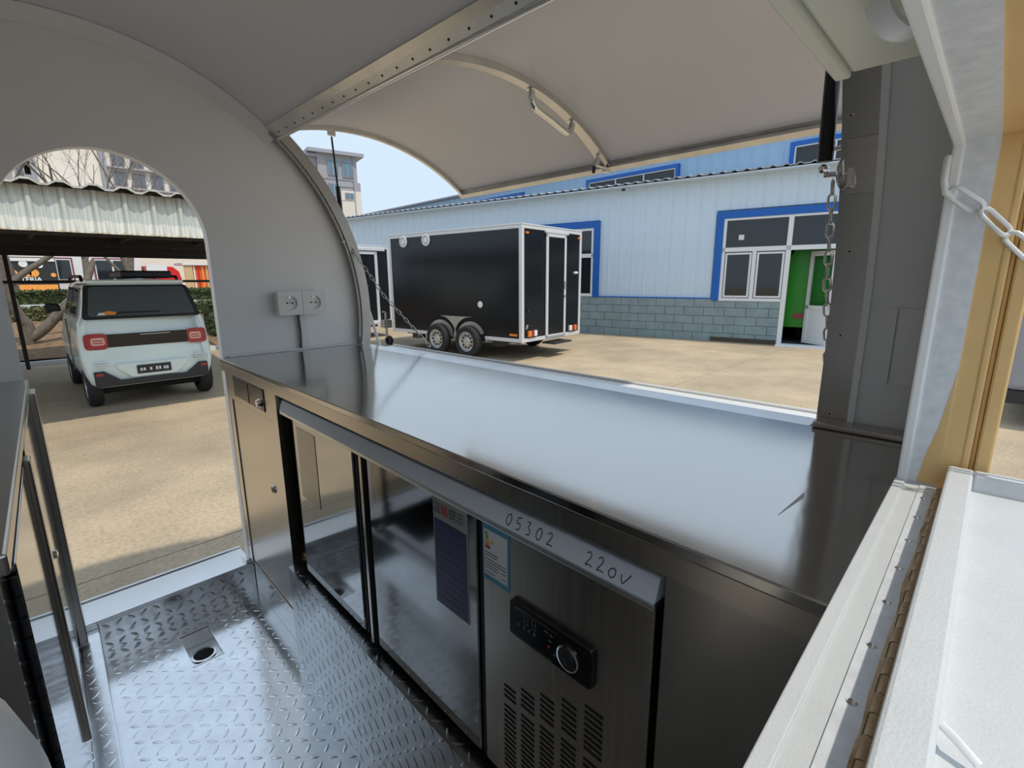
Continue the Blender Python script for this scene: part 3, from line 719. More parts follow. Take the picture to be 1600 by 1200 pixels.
# --- chains
def chain(name, pts, lab, link=.034, wd=.018, r=.0026, m='chain', grp='shelf support chains', twist0=0):
    P = [Vector(p) for p in pts]
    c_ = root(name, P[0], lab, 'chain', group=grp)
    seg = [(P[i+1]-P[i]).length for i in range(len(P)-1)]; tot = sum(seg); pitch = link-2*r*1.15
    def at(s):
        for i, l in enumerate(seg):
            if s <= l or i == len(seg)-1: return P[i]+(P[i+1]-P[i])*(s/l), (P[i+1]-P[i]).normalized()
            s -= l
    n = int(tot/pitch)
    for k in range(n):
        c, t = at((k+.5)*pitch)
        up = Vector((0, 0, 1)) if abs(t.z) < .9 else Vector((0, 1, 0))
        s1 = t.cross(up).normalized(); s2 = s1.cross(t)
        ang = twist0 + (pi/2 if k % 2 else 0); sx = cos(ang)*s1+sin(ang)*s2
        path = []; hl, hwid = link/2-wd/2, wd/2-r
        for q in range(7):
            a = -pi/2+pi*q/6; path.append(c+t*(hl+hwid*cos(a)) + sx*hwid*sin(a))
        for q in range(7):
            a = pi/2+pi*q/6; path.append(c+t*(-hl+hwid*cos(a)) + sx*hwid*sin(a))
        MB().tube(path, r, 6, closed=True).build('link', m, c_, smooth=60)
    return c_
chain('support_chain', [(1.285, 2.432, 2.03), (1.37, 2.26, 1.77), (1.52, 2.06, 1.492)], 'slack steel chain at the far end of the outer shelf', twist0=.6)
chain('support_chain', [(1.285, .288, 2.055), (1.31, .281, 1.85), (1.40, .262, 1.50)], 'steel chain hanging beside the steel post', link=.036, wd=.019, r=.0027, twist0=.4)
hk = chain('support_chain', [(.974, .070, 1.972), (.985, .028, 1.938), (.995, -.020, 1.885), (.99, -.20, 1.74), (.975, -.49, 1.566)], 'white painted chain in the foreground holding the fold-down shelf', link=.056, wd=.026, r=.0034, m='whiteg', twist0=.75)
MB().tube([(.992, .080, 2.020), (.978, .079, 2.006), (.973, .078, 1.985), (.974, .074, 1.968), (.980, .066, 1.962)], .0045, 8).build('eye_hook', 'whiteg', hk, smooth=60)
# shelf prop bar
pr = root('shelf_prop', (1.33, 2.47, 1.79), 'white flat prop bar with rubber tip outside the far trim', 'prop bar')
MB().tube([(1.375, 2.50, 1.83), (1.44, 2.45, 1.486)], .008, 6).build('bar', 'whiteg', pr, smooth=60)
MB().tube([(1.345, 2.49, 1.815), (1.395, 2.487, 1.815)], .008, 8).build('stop', 'alu', pr, smooth=60)
MB().tube([(1.395, 2.487, 1.815), (1.413, 2.486, 1.815)], .008, 8).build('rubber_tip', 'black', pr, smooth=60)

# ================================================================== OVERHEAD BOX + HOOK
ob_ = root('overhead_box', (.2, .13, 2.10), 'cream enamelled overhead box above the near window', 'cabinet')
b = MB().box(-.5, .795, Y0+.003, .172, 2.103, 2.25); b.build('body', 'cream', ob_, bevel=.004)
b = MB().box(-.5, .795, .172, .190, 2.097, 2.25); b.build('front_rail', 'cream', ob_, bevel=.003)
hk2 = root('strap_hook', (.64, .1, 2.10), 'white enamelled J shaped strap hook under the overhead box', 'hook')
h = Vector((.75, -.66, 0)); wv = Vector((.66, .75, 0)); cc = Vector((.612, .092, 2.101))
rows = []; RJ, TJ = .036, .0035
prof = [(-.030, .006, .0)] 
pts = [(RJ*cos(a), RJ*sin(a)) for a in [pi+.25 + (pi-.25+.25)*k/18 for k in range(19)]] + [(RJ*1.03, .02), (RJ*1.05, .05)]
ins, outs = [], []
for i, (px, pz) in enumerate(pts):
    ins.append((px*.88 if i < 19 else px-TJ, pz*.88 if i < 19 else pz)); outs.append((px, pz))
def J(p, wq): return cc + h*p[0] + Vector((0, 0, p[1])) + wv*wq
b = MB().prism(ins+outs[::-1], lambda a, z: J((a, z), -.013), lambda a, z: J((a, z), .013)); b.build('strap', 'whiteg', hk2, smooth=50)

# ================================================================== LEFT CABINET
LA = radians(-2.3); LO = Vector((-.095, 0, 0))
def lroot(name, v, z, lab, cat):
    p = LO + Vector((sin(-LA), cos(LA), 0))*v
    return root(name, (p.x, p.y, z), lab, cat, rz=LA, off=(0, v, z))
lc = lroot('left_cabinet', 1.6, .462, 'mirror polished stainless cabinet along the left wall', 'cabinet')
b = MB(); b.box(-.5, 0, .86, 2.425, .47, 1.478); b.build('body', 'mirror', lc)
b = MB(); b.box(-.55, .012, .86, 2.43, 1.48, 1.51); b.build('counter_top', 'dark_steel', lc, bevel=.004)
dl = MB().box(.001, .010, .955, 1.47, .66, 1.456).build('door', 'mirror', lc, bevel=.002)
MB().box(.002, .020, 1.49, 1.545, .71, 1.462).build('pull_bar', 'dark_steel', lc, label='dark vertical pull bar', bevel=.004)
MB().box(.001, .008, 1.62, 2.30, .66, 1.456).build('door', 'mirror', lc, bevel=.002)
MB().lathe([(.0005, .016), (.012, .013), (.012, .004), (.007, 0)], (.008, 1.70, 1.14), (1, 0, 0), 14).build('knob', 'chrome', lc, smooth=40)
MB().box(.0, .026, 2.31, 2.42, .49, 1.478).build('corner_post', 'dark_steel', lc, bevel=.003)
hgm = None
for k in range(23):
    if hgm is None:
        hgm = MB().tube([(.005, .943, 1.44), (.005, .943, 1.412)], .0045, 8).build('hinge_knuckle', 'trim_blk', lc, smooth=60); ob = hgm
    else: ob = dup(hgm, lc)
    ob.location = (0, 0, -.034*k)
cn = root('water_canister', (-.165, .47, .465), 'white rounded plastic canister at the left edge in front of the mirror cabinet', 'canister')
b = MB(); prof = [(.0005, 1.125), (.06, 1.122), (.098, 1.105), (.122, 1.07), (.134, 1.02), (.139, .95), (.140, .5), (.140, .05), (.134, .01), (.0005, .0)]
b.lathe(prof, (-.165, .47, .465), (0, 0, 1), 36); b.build('body', 'plastic', cn, smooth=60)
MB().lathe([(.0005, .03), (.026, .03), (.028, .0)], (-.165, .47, 1.588), (0, 0, 1), 20).build('cap', 'whiteg', cn, smooth=40)
#OUTDOORS
# ================================================================== CAR
car = root('hatchback_car', (1.455, 9.15, 0), 'mint green boxy small car parked under the carport', 'car', off=(0, 0, 0))
ZR = [(.32, .70), (.38, .765), (.50, .80), (.66, .825), (.80, .828), (.95, .822), (1.10, .81), (1.22, .795), (1.30, .765), (1.36, .735), (1.55, .69), (1.74, .645), (1.82, .60), (1.865, .50), (1.885, .30), (1.89, 0)]
def rear_y(z):
    if z < .66: return .02+.05*max(0, (.45-z)/.13)
    if z < .9: return .02+.06*(z-.66)/.24
    if z < 1.3: return .08
    return .08+.26*(z-1.3)/.55
def ring(y, sc=1.0, zmax=9, front=0):
    pts = []
    for z, hwid in ZR: pts.append((hwid*sc, z))
    return pts
rows = []
stations = [(.0, .90), (.012, .945), (.035, .975), (.08, .992), (.2, 1), (.8, 1), (1.6, 1), (2.3, 1), (2.62, .995)]
for y, sc in stations:
    rw = []
    for z, hwid in ZR:
        rw.append((-hwid*sc if z < 1.5 else -hwid*(sc if sc > .97 else sc), y+rear_y(z)*(1 if y < .5 else 0), z))
    rows.append(rw + [(-p[0], p[1], p[2]) for p in rw[::-1][1:]])
# bonnet stations: cabin drops to hood
def hood(z):  return min(z, 1.12+.0*z)
for y, sc, zc in ((2.85, .99, 1.55), (3.02, .985, 1.18), (3.3, .97, 1.12), (3.42, .92, 1.05)):
    rw = []
    for z, hwid in ZR:
        zz = z if z <= .95 else .95+(z-.95)*(zc-.95)/(1.89-.95); rw.append((-hwid*sc, y, zz))
    rows.append(rw + [(-p[0], p[1], p[2]) for p in rw[::-1][1:]])
b = MB().strip(rows); n = len(rows[0])
b.f.append(tuple(range(n))); b.f.append(tuple((len(rows)-1)*n+k for k in range(n)))
b.build('body', 'mint', car, smooth=50)
# wheels
def wheel(parent, x, y, r, wd, side, inner=None, spokes=8, dishn='rim'):
    prof = [(r*.62, -wd/2), (r*.9, -wd/2), (r*.98, -wd*.36), (r, -wd*.2), (r, wd*.2), (r*.98, wd*.36), (r*.9, wd/2), (r*.62, wd/2)]
    t = MB().lathe(prof, (x, y, r), (1, 0, 0), 28).build('tyre', 'tyre', parent, smooth=40)
    rm = MB().lathe([(r*.62, wd*.46*side), (r*.56, wd*.42*side), (r*.52, wd*.25*side), (r*.22, wd*.30*side), (r*.18, wd*.38*side), (.0005, wd*.38*side)], (x, y, r), (1, 0, 0), 28).build('rim', dishn, parent, smooth=30)
    for k in range(spokes):
        a = 2*pi*k/spokes; c = Vector((x+wd*.275*side, y+r*.38*cos(a), r+r*.38*sin(a)))
        MB().disc(c, (side, 0, 0), r*.085, wd*.02, 8).build('rim_hole', 'black', rm)
    return t
for x in (-.72, .72):
    for y in (.42, 2.85): wheel(car, x, y, .305, .18, 1 if x > 0 else -1, spokes=6)
b = MB()
for k in range(3):
    for x in (-.72, .72): b.lathe([(.3065, -.05+.045*k), (.3075, -.045+.045*k), (.3065, -.04+.045*k)], (x, .42, .305), (1, 0, 0), 24)
b.build('tyre_grooves', 'black', car)
MB().box(-.66, .66, .25, 3.2, .20, .36).build('underbody', 'dark', car)
# rear window: black surround + glass, following tailgate slope
def tg(x, z, off=0): return (x, rear_y(z)+off-.012, z)
def trap(name, m, z0, z1, w0, w1, off, parent=car, label=None, rr=.05, th=.012):
    pts = []
    cs = [(w1, z1), (-w1, z1), (-w0, z0), (w0, z0)]
    for i, (x, z) in enumerate(cs):
        pa, pb = cs[i-1], cs[(i+1) % 4]
        for k in range(4):
            t = k/3; A = Vector((x, z)); a = A+(Vector(pa)-A).normalized()*rr; c_ = A+(Vector(pb)-A).normalized()*rr
            p = (1-t)**2*a+2*t*(1-t)*A+t*t*c_; pts.append((p.x, p.y))
    return MB().prism(pts, lambda x, z: tg(x, z, off), lambda x, z: tg(x, z, off+th)).build(name, m, parent, label=label)
trap('rear_surround', 'trim_blk', 1.315, 1.80, .735, .635, -.012, th=.05)
rg = trap('rear_glass', 'carglass', 1.355, 1.775, .665, .585, -.020, label='dark glossy rear window')
MB().tube([tg(-.34, 1.375, -.03), tg(-.30, 1.40, -.04), tg(.20, 1.40, -.036)], .010, 6).build('wiper', 'black', car)
b = MB(); b.prism([(-.52, 1.375), (-.34, 1.375), (-.33, 1.41), (-.42, 1.43), (-.50, 1.41)], lambda x, z: tg(x, z, -.0215), lambda x, z: tg(x, z, -.0205)); b.build('window_sticker', 'orange', rg)
MB().prism([(-.56, 1.372), (-.47, 1.372), (-.47, 1.40), (-.53, 1.41)], lambda x, z: tg(x, z, -.0222), lambda x, z: tg(x, z, -.0215)).build('sticker_white', 'paper', rg)
# spoiler lip / roof edge
b = MB(); b.prism([(.61, 0), (.57, .06), (-.57, .06), (-.61, 0)], lambda x, d: (x, .31-.02+d*2, 1.825), lambda x, d: (x, .31-.02+d*2, 1.875)); b.build('roof_spoiler', 'mint', car, bevel=.015)
# lights and band
def rrect(x0, x1, z0, z1, r=.03):
    P = []
    for (cx, cz, a0) in ((x1-r, z1-r, 0), (x0+r, z1-r, pi/2), (x0+r, z0+r, pi), (x1-r, z0+r, 3*pi/2)):
        for k in range(4): a = a0+pi/2*k/3; P.append((cx+r*cos(a), cz+r*sin(a)))
    return P
def back(name, m, poly, o0, o1, parent=car, label=None, bevel=0):
    return MB().prism(poly, lambda x, z: (x, rear_y(z)+o0, z), lambda x, z: (x, rear_y(z)+o1, z)).build(name, m, parent, label=label, bevel=bevel)
for sx in (-1, 1):
    xa, xb = sorted((sx*.50, sx*.765))
    tl = back('tail_light', 'redl', rrect(xa, xb, .885, 1.115, .05), -.05, .0, label='red tail light')
    xa, xb = sorted((sx*.53, sx*.69))
    il = back('light_inner', 'pinkl', rrect(xa, xb, .945, 1.055, .03), -.053, -.049, tl)
    for k in range(2): back('light_bar', 'redl', rrect(xa+.02, xb-.02, .972+.035*k, .986+.035*k, .005), -.056, -.052, il)
back('rear_band', 'blackg', rrect(-.52, .52, .905, 1.095, .02), -.035, .0, label='gloss black band between the tail lights')
back('band_line', 'chrome', [(-.10, 1.065), (.28, 1.065), (.28, 1.071), (-.10, 1.071)], -.037, -.034)
# bumper trim
bz = [(-.72, .34), (.72, .34), (.72, .57), (.60, .57), (.42, .42), (-.42, .42), (-.60, .57), (-.72, .57)]
b = MB().prism(bz, lambda x, z: (x, -.035, z), lambda x, z: (x, .05, z)).build('bumper_trim', 'trim_blk', car, bevel=.012)
for sx in (-1, 1):
    xa, xb = sorted((sx*.62, sx*.70)); MB().box(xa, xb, -.039, -.03, .505, .545).build('fog_lamp', 'redl', car)
    for k in range(3): xa, xb = sorted((sx*.55, sx*.70)); MB().box(xa, xb, -.022, .03, .625+.035*k, .640+.035*k).build('vent_line', 'whiteg', car)
b = MB().prism([(-.45, .655), (.45, .655), (.45, .60), (.28, .44), (-.28, .44), (-.45, .60)], lambda x, z: (x, -.018, z), lambda x, z: (x, .03, z)).build('plate_recess', 'mint', car, bevel=.01)
pl = MB().box(-.215, .215, -.032, -.018, .485, .615).build('number_plate', 'trim_blk', car, label='dark blurred number plate')
random.seed(3)
for i, xx in enumerate((-.165, -.125, -.045, .03, .07, .13, .165)):
    h_ = (.05, .045, .05, .055, .05, .055, .06)[i]; MB().box(xx-.014, xx+.014, -.0335, -.0318, .55-h_/2, .55+h_/2*(.6+.4*random.random())).build('plate_smudge', 'paper', pl)
# side glass, mirrors, rack
for sx in (-1, 1):
    for (ya, yb) in ((.62, 1.35), (1.42, 2.35)):
        P = []
        for (yy, z) in ((ya, 1.32), (yb, 1.32), (yb-.1, 1.76), (ya+.06, 1.76)):
            xw = .757-(z-1.30)*.255; P.append((sx*(xw-.002), yy, z))
        Q = [(p[0]+sx*.014, p[1], p[2]+.003) for p in P]
        MB().hexa(P, Q).build('side_window', 'carglass', car)
    P = MB(); P.prism([(0, -.06), (.20, -.07), (.22, .0), (.18, .08), (.02, .07)], lambda a, z: (sx*(.80+a), 2.25, 1.42+z), lambda a, z: (sx*(.80+a), 2.37, 1.42+z)); P.build('door_mirror', 'trim_blk', car, bevel=.025)
    MB().box(*(sorted((sx*.818, sx*.836))), 1.38, 1.40, .45, 1.28).build('door_seam', 'greytxt', car)
MB().tube([(-.62, .55, 1.86), (-.62, .6, 1.925), (-.62, 2.2, 1.935), (-.62, 2.3, 1.87)], .022, 8).build('roof_rail', 'trim_blk', car, smooth=60)
MB().tube([(.58, .55, 1.86), (.58, .6, 1.925), (.58, 2.2, 1.935), (.58, 2.3, 1.87)], .022, 8).build('roof_rail', 'trim_blk', car, smooth=60)
MB().box(-.12, .56, .75, 1.9, 1.90, 2.02).build('roof_box', 'trim_blk', car, label='black roof basket', bevel=.03)

# ================================================================== CARPORT
cp = root('carport', (2, 11, 0), 'open carport with weathered corrugated fascia and dark steel beams', 'carport')
pw = .275; x0 = -5.2
pm = None
for k in range(31):
    if pm is None:
        prof = [(0, 0), (.02, -.03), (.05, -.03), (.07, 0), (.13, 0), (.14, -.01), (.16, -.01), (.17, 0), (pw, 0)]
        pr_ = prof + [(x, y+.006) for x, y in prof[::-1]]
        pm = MB().prism(pr_, lambda x, y: (x0+x, 7.5+y, 2.39), lambda x, y: (x0+x, 7.5+y, 2.86)).build('fascia_panel', 'fascia', cp); ob = pm
    else: ob = dup(pm, cp)
    ob.location.x = pw*k
rows = [[], []]
for k in range(125):
    x = x0 + k*pw/4; xb = x0 + k*pw/4*1.085; dz = .045 if k % 4 in (0, 1) else 0
    rows[0].append((x, 7.38, 2.875+dz)); rows[1].append((xb, 15.2, 2.62+dz))
b = MB().strip(rows); b.strip([rows[0], [(x, y+.004, z-.022) for x, y, z in rows[0]]]); b.build('roof_sheet', 'clad_dirty', cp)
b = MB(); rows2 = [[(x, y if y > 8 else 7.52, z-.02) for x, y, z in r] for r in rows]; b.strip(rows2); b.build('roof_lining', 'rustdark', cp)
for yy, zz in ((7.56, 2.39), (9.4, 2.50), (11.2, 2.47), (13.0, 2.44)): MB().box(x0, 3.2+(yy-7.5)*.08, yy, yy+.06, zz-.02, zz+.12).build('purlin', 'rustdark', cp)
MB().box(x0, 4.03, 14.77, 14.87, 2.40, 2.58).build('rear_beam', 'rustdark', cp)
for xx in (-2.2, .4, 1.55, 2.7): MB().box(xx, xx+.06, 7.6, 14.8, 2.52, 2.60).build('rafter', 'rustdark', cp)
MB().box(x0, 4.03, 14.79, 14.85, 1.82, 1.88).build('rail', 'rustdark', cp)
for xx in (-3.7, .137, 3.98): MB().box(xx-.035, xx+.035, 14.76, 14.88, 0, 2.6).build('post', 'rustdark', cp)
# low kerb and planting bed behind
bed = root('planting_bed', (3, 16.5, 0), 'brown mulch planting bed behind the carport', 'planting bed')
rows = []
for i in range(14):
    y = 15.35+.34*i; rows.append([(x, y, 0.10+.055*i*.85 + .05*random.random()) for x in [-4+.44*k for k in range(24)]])
MB().strip(rows).build('mulch', 'mulch', bed, smooth=60)
MB().box(-4, 6.1, 15.2, 15.35, 0, .10).build('kerb', 'shop', bed)
MB().box(-4, 6.1, 20.42, 20.56, .5, 1.19).build('border_wall', 'shop', bed)
# trees
def tree(name, base, lab, lean, h_, r0, seed, depth=4, spread=.5):
    random.seed(seed); t_ = root(name, base, lab, 'tree', group='bare trees behind the carport')
    tr, brn = MB(), MB()
    def grow(p, d, L_, r, lv, mb):
        pts = [p]; rr = [r]; q = p.copy(); dd = d.copy()
        for k in range(5):
            dd = (dd + Vector((random.uniform(-.2, .2), random.uniform(-.2, .2), random.uniform(-.05, .14)))).normalized(); q = q+dd*L_/5; pts.append(q.copy()); rr.append(r*(1-.11*(k+1)))
        mb.tube(pts, rr, 7 if lv < 2 else 4)
        if lv >= depth: return
        for k in range(3 if lv < 3 else 4):
            i = random.randint(2, 5); nd = (dd+Vector((random.uniform(-1, 1), random.uniform(-1, 1), random.uniform(-.2, .7)))*spread*1.5).normalized()
            grow(pts[i], nd, L_*random.uniform(.6, .85), rr[i]*.62, lv+1, brn)
    grow(Vector(base), Vector(lean).normalized(), h_, r0, 0, tr)
    tr.build('trunk', 'bark', t_, smooth=60); brn.build('branches', 'bark', t_, smooth=60)
ft = root('bare_tree', (.25, 17, .1), 'forked bare tree with thick pale limbs left of the car', 'tree', group='bare trees behind the carport')
MB().tube(smooth_pts([(.20, 17, .05), (.22, 17, .35), (.27, 17, .58)], 4), .15, 9).build('trunk', 'bark', ft, smooth=60)
lb = MB(); lb.tube(smooth_pts([(.27, 17, .5), (.30, 17, .8), (.18, 16.98, 1.1), (.06, 16.95, 1.76), (.10, 16.9, 2.46), (.0, 16.9, 3.4)], 4), [.13, .13, .13, .125, .12, .12, .12, .115, .11, .11, .11, .10, .10, .09, .09, .08, .08, .07, .07, .06, .05], 8); lb.build('limb', 'bark', ft, smooth=60)
lb = MB(); lb.tube(smooth_pts([(.22, 17, .45), (.59, 17, .70), (1.09, 17, 1.28), (1.5, 17.1, 1.72), (1.8, 17.2, 2.4)], 4), [.13, .13, .13, .125, .12, .12, .115, .11, .11, .105, .10, .10, .09, .09, .08, .07, .06], 8); lb.build('limb', 'bark', ft, smooth=60)
lb = MB(); lb.tube(smooth_pts([(.08, 16.95, 1.72), (.40, 17, 2.04), (.92, 17, 2.45), (1.4, 17, 2.9), (1.7, 17, 3.6)], 4), [.085-.003*k for k in range(17)], 7); lb.build('limb', 'bark', ft, smooth=60)
tree('bare_tree', (1.75, 18.6, .5), 'bare tree with thin crown behind the car roof', (.05, 0, 1), 3.3, .12, 17, depth=5)
tree('bare_tree', (3.0, 19.0, .6), 'slim bare tree behind the right side of the car', (-.22, 0, 1), 3.2, .10, 23, depth=5)
tree('bare_tree', (.4, 24.0, .3), 'tall bare tree rising above the carport roof', (.1, 0, 1), 4.6, .14, 31, depth=6)
tree('bare_tree', (3.6, 25.0, .3), 'tall bare tree with wide crown above the carport', (-.1, 0, 1), 4.8, .14, 37, depth=6)
# hedges
def hedge(name, x0, x1, y0, y1, z0, z1, m, lab, seed, n=5000, ls=.06):
    random.seed(seed); h_ = root(name, ((x0+x1)/2, (y0+y1)/2, z0), lab, 'hedge')
    MB().box(x0+.08, x1-.08, y0+.08, y1-.08, z0, z1-.08).build('hedge_core', m, h_)
    b = MB()
    for k in range(n):
        c = Vector((random.uniform(x0, x1), random.uniform(y0, y1) if random.random() < .5 else y0+random.uniform(0, .12), random.uniform(z0, z1)))
        if random.random() < .35: c.z = z1-random.uniform(0, .12)
        a = Vector((random.gauss(0, 1), random.gauss(0, 1), random.gauss(0, 1))).normalized(); e = a.orthogonal().normalized()
        b.add([c-a*ls, c+e*ls*.5, c+a*ls, c-e*ls*.5], [(0, 1, 2, 3)])
    tag(b.build('foliage', m, h_), None, kind='stuff')
hedge('clipped_hedge', -4.2, 6.2, 20.6, 21.4, .5, 1.60, 'hedge', 'dark green clipped hedge below the food stall sign', 1, 7000, .07)
hedge('dry_hedge', -4.0, 6.2, 20.1, 20.35, .5, 1.14, 'hedge2', 'dry yellow green low hedge in front of the clipped hedge', 2, 5000, .07)
hedge('roadside_shrub', 4.1, 5.2, 16.2, 17.4, .3, 1.3, 'hedge', 'small green shrub by the right carport post', 3, 2500, .06)
# stall with dark sign, white shop, red / orange trailers
stl = root('food_stall', (-1, 40, 0), 'black food stall with pizza pictures and TERIA lettering', 'food stall')
MB().box(-6, 2.42, 40, 43, .6, 3.25).build('body', 'trim_blk', stl)
MB().box(-6, 2.40, 39.94, 40, 3.02, 3.20).build('top_strip', 'shop', stl)
MB().box(-3.0, 2.35, 39.95, 40, 1.15, 1.70).build('flame_graphic', 'orange', stl)
for k, (xx, zz, rr) in enumerate(((.57, 2.34, .20), (1.13, 2.34, .20), (1.43, 2.36, .22), (2.25, 2.25, .12), (-.2, 2.35, .2))):
    MB().disc((xx, 39.99, zz), (0, -1, 0), rr, .02, 18).build('pizza_picture', 'orange', stl)
MB().disc((1.05, 39.98, 2.87), (0, -1, 0), .19, .02, 18).build('round_logo', 'paper', stl)
MB().disc((1.73, 39.98, 2.78), (0, -1, 0), .14, .02, 18).build('round_logo', 'paper', stl)
text_mesh('TERIA', .34, lambda x, y: (1.27+x, 39.93, 1.99+y), 'lettering', 'paper', stl, bold=.008)
wsh = root('white_shop', (4.6, 42, 0), 'white single storey shop with maroon framed windows', 'building')
MB().box(2.43, 6.85, 42, 48, 0, 5.2).build('wall', 'shop', wsh)
for x0_, x1_, z0_, z1_ in ((2.46, 3.36, 1.87, 3.33), (4.33, 6.30, 1.83, 3.34)):
    f_ = MB().box(x0_, x1_, 41.92, 42, z0_, z1_).build('window_frame', 'maroon', wsh)
    MB().box(x0_+.09, x1_-.09, 41.89, 41.925, z0_+.09, z1_-.09).build('white_sash', 'pvc', f_)
    nn = 2 if x1_-x0_ > 1.5 else 1; wd = (x1_-x0_-.18)/nn
    for k in range(nn): MB().box(x0_+.14+wd*k, x0_+.04+wd*(k+1), 41.86, 41.895, z0_+.15, z1_-.15).build('pane', 'glass', f_)
rt = root('red_stall', (7.9, 41.5, 0), 'red and white vending trailer far behind the car', 'trailer')
b = MB(); pr_ = [(0, .7), (1.95, .7), (1.95, 2.0), (1.85, 2.5), (1.5, 2.82), (0, 2.86)]
b.prism(pr_, lambda x, z: (6.95+x, 41, z), lambda x, z: (6.95+x, 43, z)); b.build('body', 'redpaint', rt)
MB().box(6.95, 8.1, 40.9, 40.99, 2.50, 2.95).build('awning', 'shop', rt)
for xx in (7.3, 8.4): MB().lathe([(.2, -.1), (.35, -.1), (.35, .1), (.2, .1)], (xx, 41.1, .35), (0, 1, 0), 18).build('wheel', 'tyre', rt, smooth=40)
ot = root('orange_stall', (9.9, 42, 0), 'orange striped vending trailer beside the right carport post', 'trailer')
MB().box(9.62, 10.7, 41, 43, .9, 2.93).build('body', 'orangepaint', ot)
for k in range(4): MB().box(9.66+.26*k, 9.76+.26*k, 40.95, 41, 1.0, 2.9).build('stripe', ('shop', 'redpaint', 'orange', 'tan')[k], ot)
MB().box(9.1, 9.6, 40.9, 41, 1.0, 2.93).build('board', 'tan', ot)
MB().box(9.0, 11.5, 40.8, 43.2, 2.95, 3.1).build('roof', 'shop', ot)
for xx in (9.85, 10.5): MB().lathe([(.2, -.1), (.38, -.1), (.38, .1), (.2, .1)], (xx, 41.2, .38), (0, 1, 0), 18).build('wheel', 'tyre', ot, smooth=40)
MB().box(9.65, 10.7, 40.98, 43, .5, .9).build('chassis', 'trim_blk', ot)

# --- apartment block behind
ap = root('apartment_block', (5, 51, 0), 'cream and grey apartment block above the carport roof', 'building')
MB().box(-14, 18, 50, 62, 0, 14).build('wall', 'apt', ap)
for (xa, xb) in ((-3.2, -2.3), (-1.2, -.2), (.6, 1.7), (2.3, 3.0), (6.6, 7.0)): MB().box(xa, xb, 49.80, 50.00, 5, 14).build('grey_pier', 'aptg', ap)
for zz in (6.3, 7.7, 9.15, 10.6):
    for xa in (-4.6, -1.9, .0, 1.9, 7.3, 8.5, 9.7, 10.9, 12.4):
        wf = MB().box(xa, xa+.85, 49.85, 50.00, zz, zz+1.05).build('window', 'aptg', ap)
        MB().box(xa+.07, xa+.40, 49.80, 49.86, zz+.08, zz+.97).build('pane', 'glassg', wf); MB().box(xa+.46, xa+.78, 49.80, 49.86, zz+.08, zz+.97).build('pane', 'glassg', wf)
for zz in (7.45, 8.9, 10.35): MB().box(7.0, 14, 49.60, 50.00, zz, zz+.12).build('floor_band', 'tower', ap)

# ================================================================== TOWER
TD = Vector((25.7, 54.2, 0)); ta = radians(-9)
tw = root('corner_tower', TD, 'grey and beige office tower against the sky behind the strut', 'building', rz=radians(-12), off=(0, 0, 0))
# local: front face y=0 facing viewer, x to the right
MB().box(0, 4.2, 0, 5, 11.5, 15.2).build('upper_wall', 'tower', tw)
MB().box(0, 4.2, 0, 5, 0, 11.5).build('lower_wall', 'tower', tw)
MB().box(2.3, 4.5, -.06, 5, 0, 11.6).build('beige_wall', 'towerb', tw)
MB().box(-3.2, 0, .35, 5, 0, 14.8).build('side_wing', 'tower', tw)
MB().box(3.75, 3.85, -.12, .1, 0, 15.2).build('downpipe', 'towerr', tw)
MB().box(4.2, 4.6, .3, 4, 0, 12.6).build('rear_wing', 'tower', tw)
b = MB(); b.hexa([(-1.0, -.6, 15.2), (4.9, -.6, 15.2), (4.9, 5.5, 15.2), (-1.0, 5.5, 15.2)], [(-1.0, -.6, 15.55), (4.9, -.6, 15.55), (4.9, 5.5, 15.55), (-1.0, 5.5, 15.55)]); b.build('roof_slab', 'towerr', tw)
MB().box(-3.6, 0, -.1, 5.2, 14.8, 15.1).build('wing_roof', 'towerr', tw)
for (xa, xb, za, zb) in ((1.05, 2.15, 13.1, 14.75), (2.6, 3.7, 13.0, 14.7), (1.0, 2.1, 10.9, 12.3), (2.7, 3.65, 10.7, 11.4), (1.2, 2.1, 8.6, 10.1)):
    wf = MB().box(xa, xb, -.14, .02, za, zb).build('window', 'towerr', tw)
    for k in range(2): MB().box(xa+.08+(xb-xa)/2*k, xa-.04+(xb-xa)/2*(k+1), -.17, -.13, za+.1, zb-.1).build('pane', 'glassb', wf)
for zz in (12.7, 12.0, 10.5): MB().box(.5, 3.75, -.07, .01, zz, zz+.08).build('floor_band', 'towerr', tw)

# ================================================================== WORKSHOP (front, pale) in local frame: x = into building, y = along
WA = radians(9.5)
ws = root('workshop', (14.54, 7.31, 0), 'pale blue corrugated workshop with cobalt window frames and grey block plinth', 'building', rz=WA, off=(0, 0, 0))
EV = 4.68
random.seed(9)
PWD = .41
cm = {}
def panel(y0, z0, z1):
    key = (round(z0, 2), round(z1, 2))
    if key not in cm:
        prof = [(0, 0), (-.022, .02), (-.022, .05), (0, .07), (0, .20), (-.006, .21), (-.006, .225), (0, .235), (0, PWD)]
        pr_ = prof + [(x+.01, y) for x, y in prof[::-1]]
        ob = MB().prism(pr_, lambda x, y: (x, y, z0), lambda x, y: (x, y, z1)).build('cladding_panel', 'clad', ws); cm[key] = ob
    else: ob = dup(cm[key], ws)
    ob.location.y = y0
y = -1.22
while y < 24:
    if 2.45 < y+PWD*.6 < 6.4: panel(y, 3.74, EV)
    else: panel(y, 1.27, EV)
    y += PWD
y = -1.22-PWD
while y > -6.6:
    panel(y, 3.74 if y > -5.2 else 1.27, EV); y -= PWD
